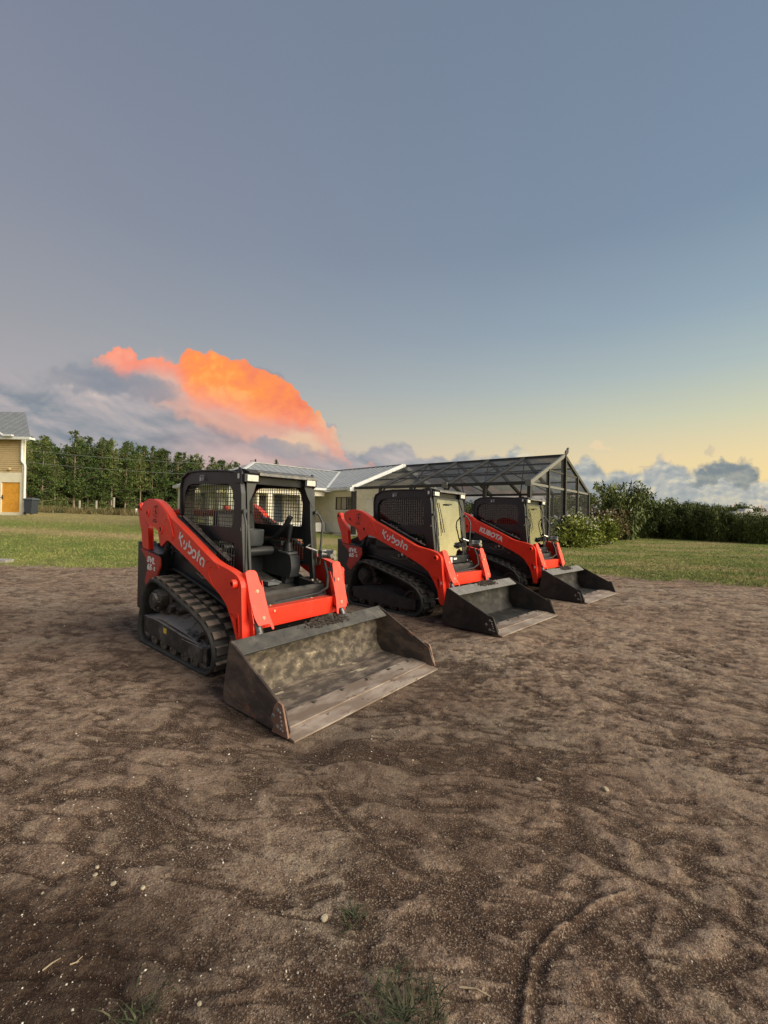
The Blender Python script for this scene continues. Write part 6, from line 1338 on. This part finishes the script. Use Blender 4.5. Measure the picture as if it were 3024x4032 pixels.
# big bush
shrub(BIG[0], 2455, 2125, 190, 215, 'tall dark bush with upright shoots right of the screen enclosure', 'bush', 'tall bushes right of the enclosure')
shrub(BIG[1], 2400, 2118, 120, 195, 'yellow-green tall bush nearest the enclosure corner', 'bush', 'tall bushes right of the enclosure')
shrub(BIG[0], 2520, 2118, 170, 170, 'spreading dark bush where the hedge begins', 'bush', 'tall bushes right of the enclosure')
shrub(BIG[1], 2575, 2112, 150, 140, 'loose feathery bush at the left end of the hedge', 'bush', 'tall bushes right of the enclosure')
# hedge of canes
HG = 'cane clumps of the long hedge'
for i in range(26):
    px = 2545 + i * 24.5 + gp.uniform(-6, 6); pyb = np.interp(px, [2524, 3024, 3200], [2116, 2143, 2150]); topy = np.interp(px, [2524, 2640, 2790, 2840, 3024, 3200], [2005, 2002, 2006, 2034, 2034, 2020]) + gp.uniform(-9, 12)
    shrub(HS[i % 4], px, pyb - gp.uniform(0, 6), 92, pyb - topy, 'leafy cane clump in the long hedge at right', 'hedge plant', HG, name='hedge_plant')
for i in range(22):
    px = 2560 + i * 27 + gp.uniform(-6, 6); pyb = np.interp(px, [2524, 3024, 3200], [2106, 2128, 2133]); topy = np.interp(px, [2524, 2640, 2790, 2840, 3024, 3200], [2002, 2000, 2006, 2040, 2040, 2030]) + gp.uniform(-6, 12)
    shrub(HS[(i + 2) % 4], px, pyb, 100, pyb - topy, 'leafy cane clump in the long hedge at right', 'hedge plant', HG, name='hedge_plant')
# trees beyond the hedge
def round_tree(seed, mt):
    g = random.Random(seed); rs_ = np.random.RandomState(seed); C = []; mb = MB(); mb.tube([(0, 0, -.3), (.05, 0, 1.5), (0, .05, 3)], .16, 7, r2=.07)
    lob = [(g.uniform(-1.5, 1.5), g.uniform(-1.2, 1.2), g.uniform(2.6, 4.2), g.uniform(.7, 1.1)) for _ in range(11)]
    for l in lob: mb.tube([(0, 0, 1.8), (l[0] * .5, l[1] * .5, 2.6), (l[0], l[1], l[2])], .05, 5, caps=False, r2=.015)
    while len(C) < 1000: l = g.choice(lob); d = Vector((g.gauss(0, 1), g.gauss(0, 1), g.gauss(0, .8))).normalized() * l[3] * g.random() ** .4; C.append((l[0] + d.x, l[1] + d.y, l[2] + d.z))
    V_ = tuft_cloud(np.array(C), rs_.uniform(.7, 1.2, len(C)) * .2, 6, 1.1, .3, rs_); return [leaves_mesh('crown', V_, M[mt]), mb.mesh('trunk', M['bark_dark'])]
RT = [round_tree(81, 'leaf'), round_tree(82, 'leaf'), round_tree(83, 'bamboo')]
def far_tree(k, px, ty, wpx, Y, label, group='trees beyond the hedge'):
    b = base_at(px, Y); H = at(px, ty, Y).z - b.z; w = wpx / FPX * Y; plant('broadleaf_tree', RT[k], b.x, b.y, b.z, (w / 3.6, w / 3.6, H / 5.0), gp.random() * 6, label, 'tree', group)
far_tree(0, 2727, 1972, 95, 60, 'round dark-crowned tree rising above the hedge')
far_tree(1, 2620, 1985, 90, 62, 'low dark tree over the left part of the hedge'); far_tree(1, 2670, 1992, 70, 58, 'small dark tree left of the round-crowned one')
far_tree(2, 2800, 1975, 80, 64, 'thin-crowned pale tree right of the round one'); far_tree(2, 2906, 1968, 80, 62, 'greyish open-crowned tree above the white trailer')
far_tree(0, 2975, 1992, 70, 66, 'dark tree at the right edge behind the trailer'); far_tree(1, 2850, 1995, 80, 66, 'dark bushy tree behind the left end of the trailer')
for i, (px, ty, w, Y) in enumerate(((1500, 1985, 190, 48), (1650, 1975, 200, 46), (1800, 1960, 190, 44), (1905, 1965, 160, 46), (2010, 1975, 170, 50), (2120, 1965, 150, 46), (2200, 1940, 120, 44), (2290, 1935, 130, 44), (1400, 1990, 150, 50), (1250, 1990, 200, 52))):
    far_tree(i % 3, px, ty, w, Y, ['dark tree behind the enclosure, over the middle loader cab', 'dark tree behind the enclosure, just right of the middle loader cab', 'tallest dark tree behind the enclosure, left of the farthest cab', 'dark tree behind the enclosure, above the left of the farthest cab', 'dark tree behind the enclosure, above the right of the farthest cab', 'dark tree behind the enclosure, beside its near corner post', 'dark tree behind the enclosure gable end, left of the centre post', 'dark tree behind the enclosure gable end, right of the centre post', 'dark tree behind the grey wing roof', 'dark tree behind the valley of the house roof'][i], 'trees behind the enclosure')
b = base_at(2090, 40); plant('pine_tree', PINES[1], b.x, b.y, b.z, (.30, .30, (at(2090, 1905, 40).z - b.z) / 9.6), 1, 'narrow conifer seen through the enclosure at its corner post', 'pine tree', 'named pines of the wood')
# understorey at the wood's foot
US = [shrub_meshes(91 + i, 420, None, ('leaf', 'leaf_y')[i], 1.2, .2, per=7, rad=.12) for i in range(2)]
def merged(name, items, kind='stuff'):
    for j in (0, 1):
        VV, FF, k0 = [], [], 0
        for meshes, x, y, z, (sx, sy, sz), rot in items:
            me = meshes[j]; n = len(me.vertices); c = np.empty(n * 3, np.float32); me.vertices.foreach_get('co', c); c = c.reshape(-1, 3) * (sx, sy, sz); ca, sa = math.cos(rot), math.sin(rot)
            c = np.stack([c[:, 0] * ca - c[:, 1] * sa + x, c[:, 0] * sa + c[:, 1] * ca + y, c[:, 2] + z], -1); f = np.empty(len(me.loops), np.int32); me.loops.foreach_get('vertex_index', f)
            lt = np.empty(len(me.polygons), np.int32); me.polygons.foreach_get('loop_total', lt)
            if (lt == 4).all(): VV.append(c); FF.append(f.reshape(-1, 4) + k0); k0 += n
        if VV: o = np_mesh(name, np.concatenate(VV), np.concatenate(FF), items[0][0][j].materials[0]); o['kind'] = kind
it = []
for i in range(52):
    px = 80 + i * 17.5 + gp.uniform(-10, 10); Y = treeY(px) + gp.uniform(-1.5, 10); b = base_at(px, Y); s = gp.uniform(1.2, 2.6); it.append((US[0], b.x, b.y, b.z, (s * 1.3, s * 1.3, s), gp.random() * 6))
merged('undergrowth', it); it = []
for i in range(30):
    px = -100 + i * 38; Y = treeY(max(px, 60)) + 19; b = base_at(px, Y); it.append((US[0], b.x, b.y, b.z, (5.5, 5.0, 6.6 - .002 * px), gp.random() * 6))
merged('thicket', it)
# white trailer behind the hedge
tr = empty('trailer', base_at(2930, 31)); tag(tr, 'long white trailer roof with air conditioner showing above the hedge', 'trailer'); w = 7.5
M['rv'] = mat('trailer_white', (.58, .58, .55), .5, col2=(.50, .50, .47), nscale=2); z1 = at(2930, 2016, 31).z - tr.location.z
mb = MB(); mb.prism(roundpoly([(-1.75, .5), (6, .5), (6, z1), (-1.6, z1), (-1.9, z1 - .3)], .08), 'y', -1.2, 1.2); mb.build('body', M['rv'], tr, bevel=.03)
mb = MB(); mb.box((-.05, -1.22, z1 - .9), (.5, -1.205, z1 - .5)); mb.build('window', M['bronze'], tr)
mb = MB(); mb.prism([(-.3, z1 + .002), (.4, z1 + .002), (.32, z1 + .22), (-.2, z1 + .22)], 'y', -.35, .35); mb.build('air_conditioner', M['rv'], tr, bevel=.04)
mb = MB(); mb.box((-.3, -1.6, z1 + .26), (6, -1.3, z1 + .31)); mb.tube([(0, -1.4, .0), (0, -1.4, z1 + .26)], .03, 6); mb.build('awning', M['rv'], tr)
for s in (.6, 3.4): mb = MB(); mb.cyl((s, -1.05, .33), 'y', .33, .22, 16); mb.build('wheel', M['hose'], tr)
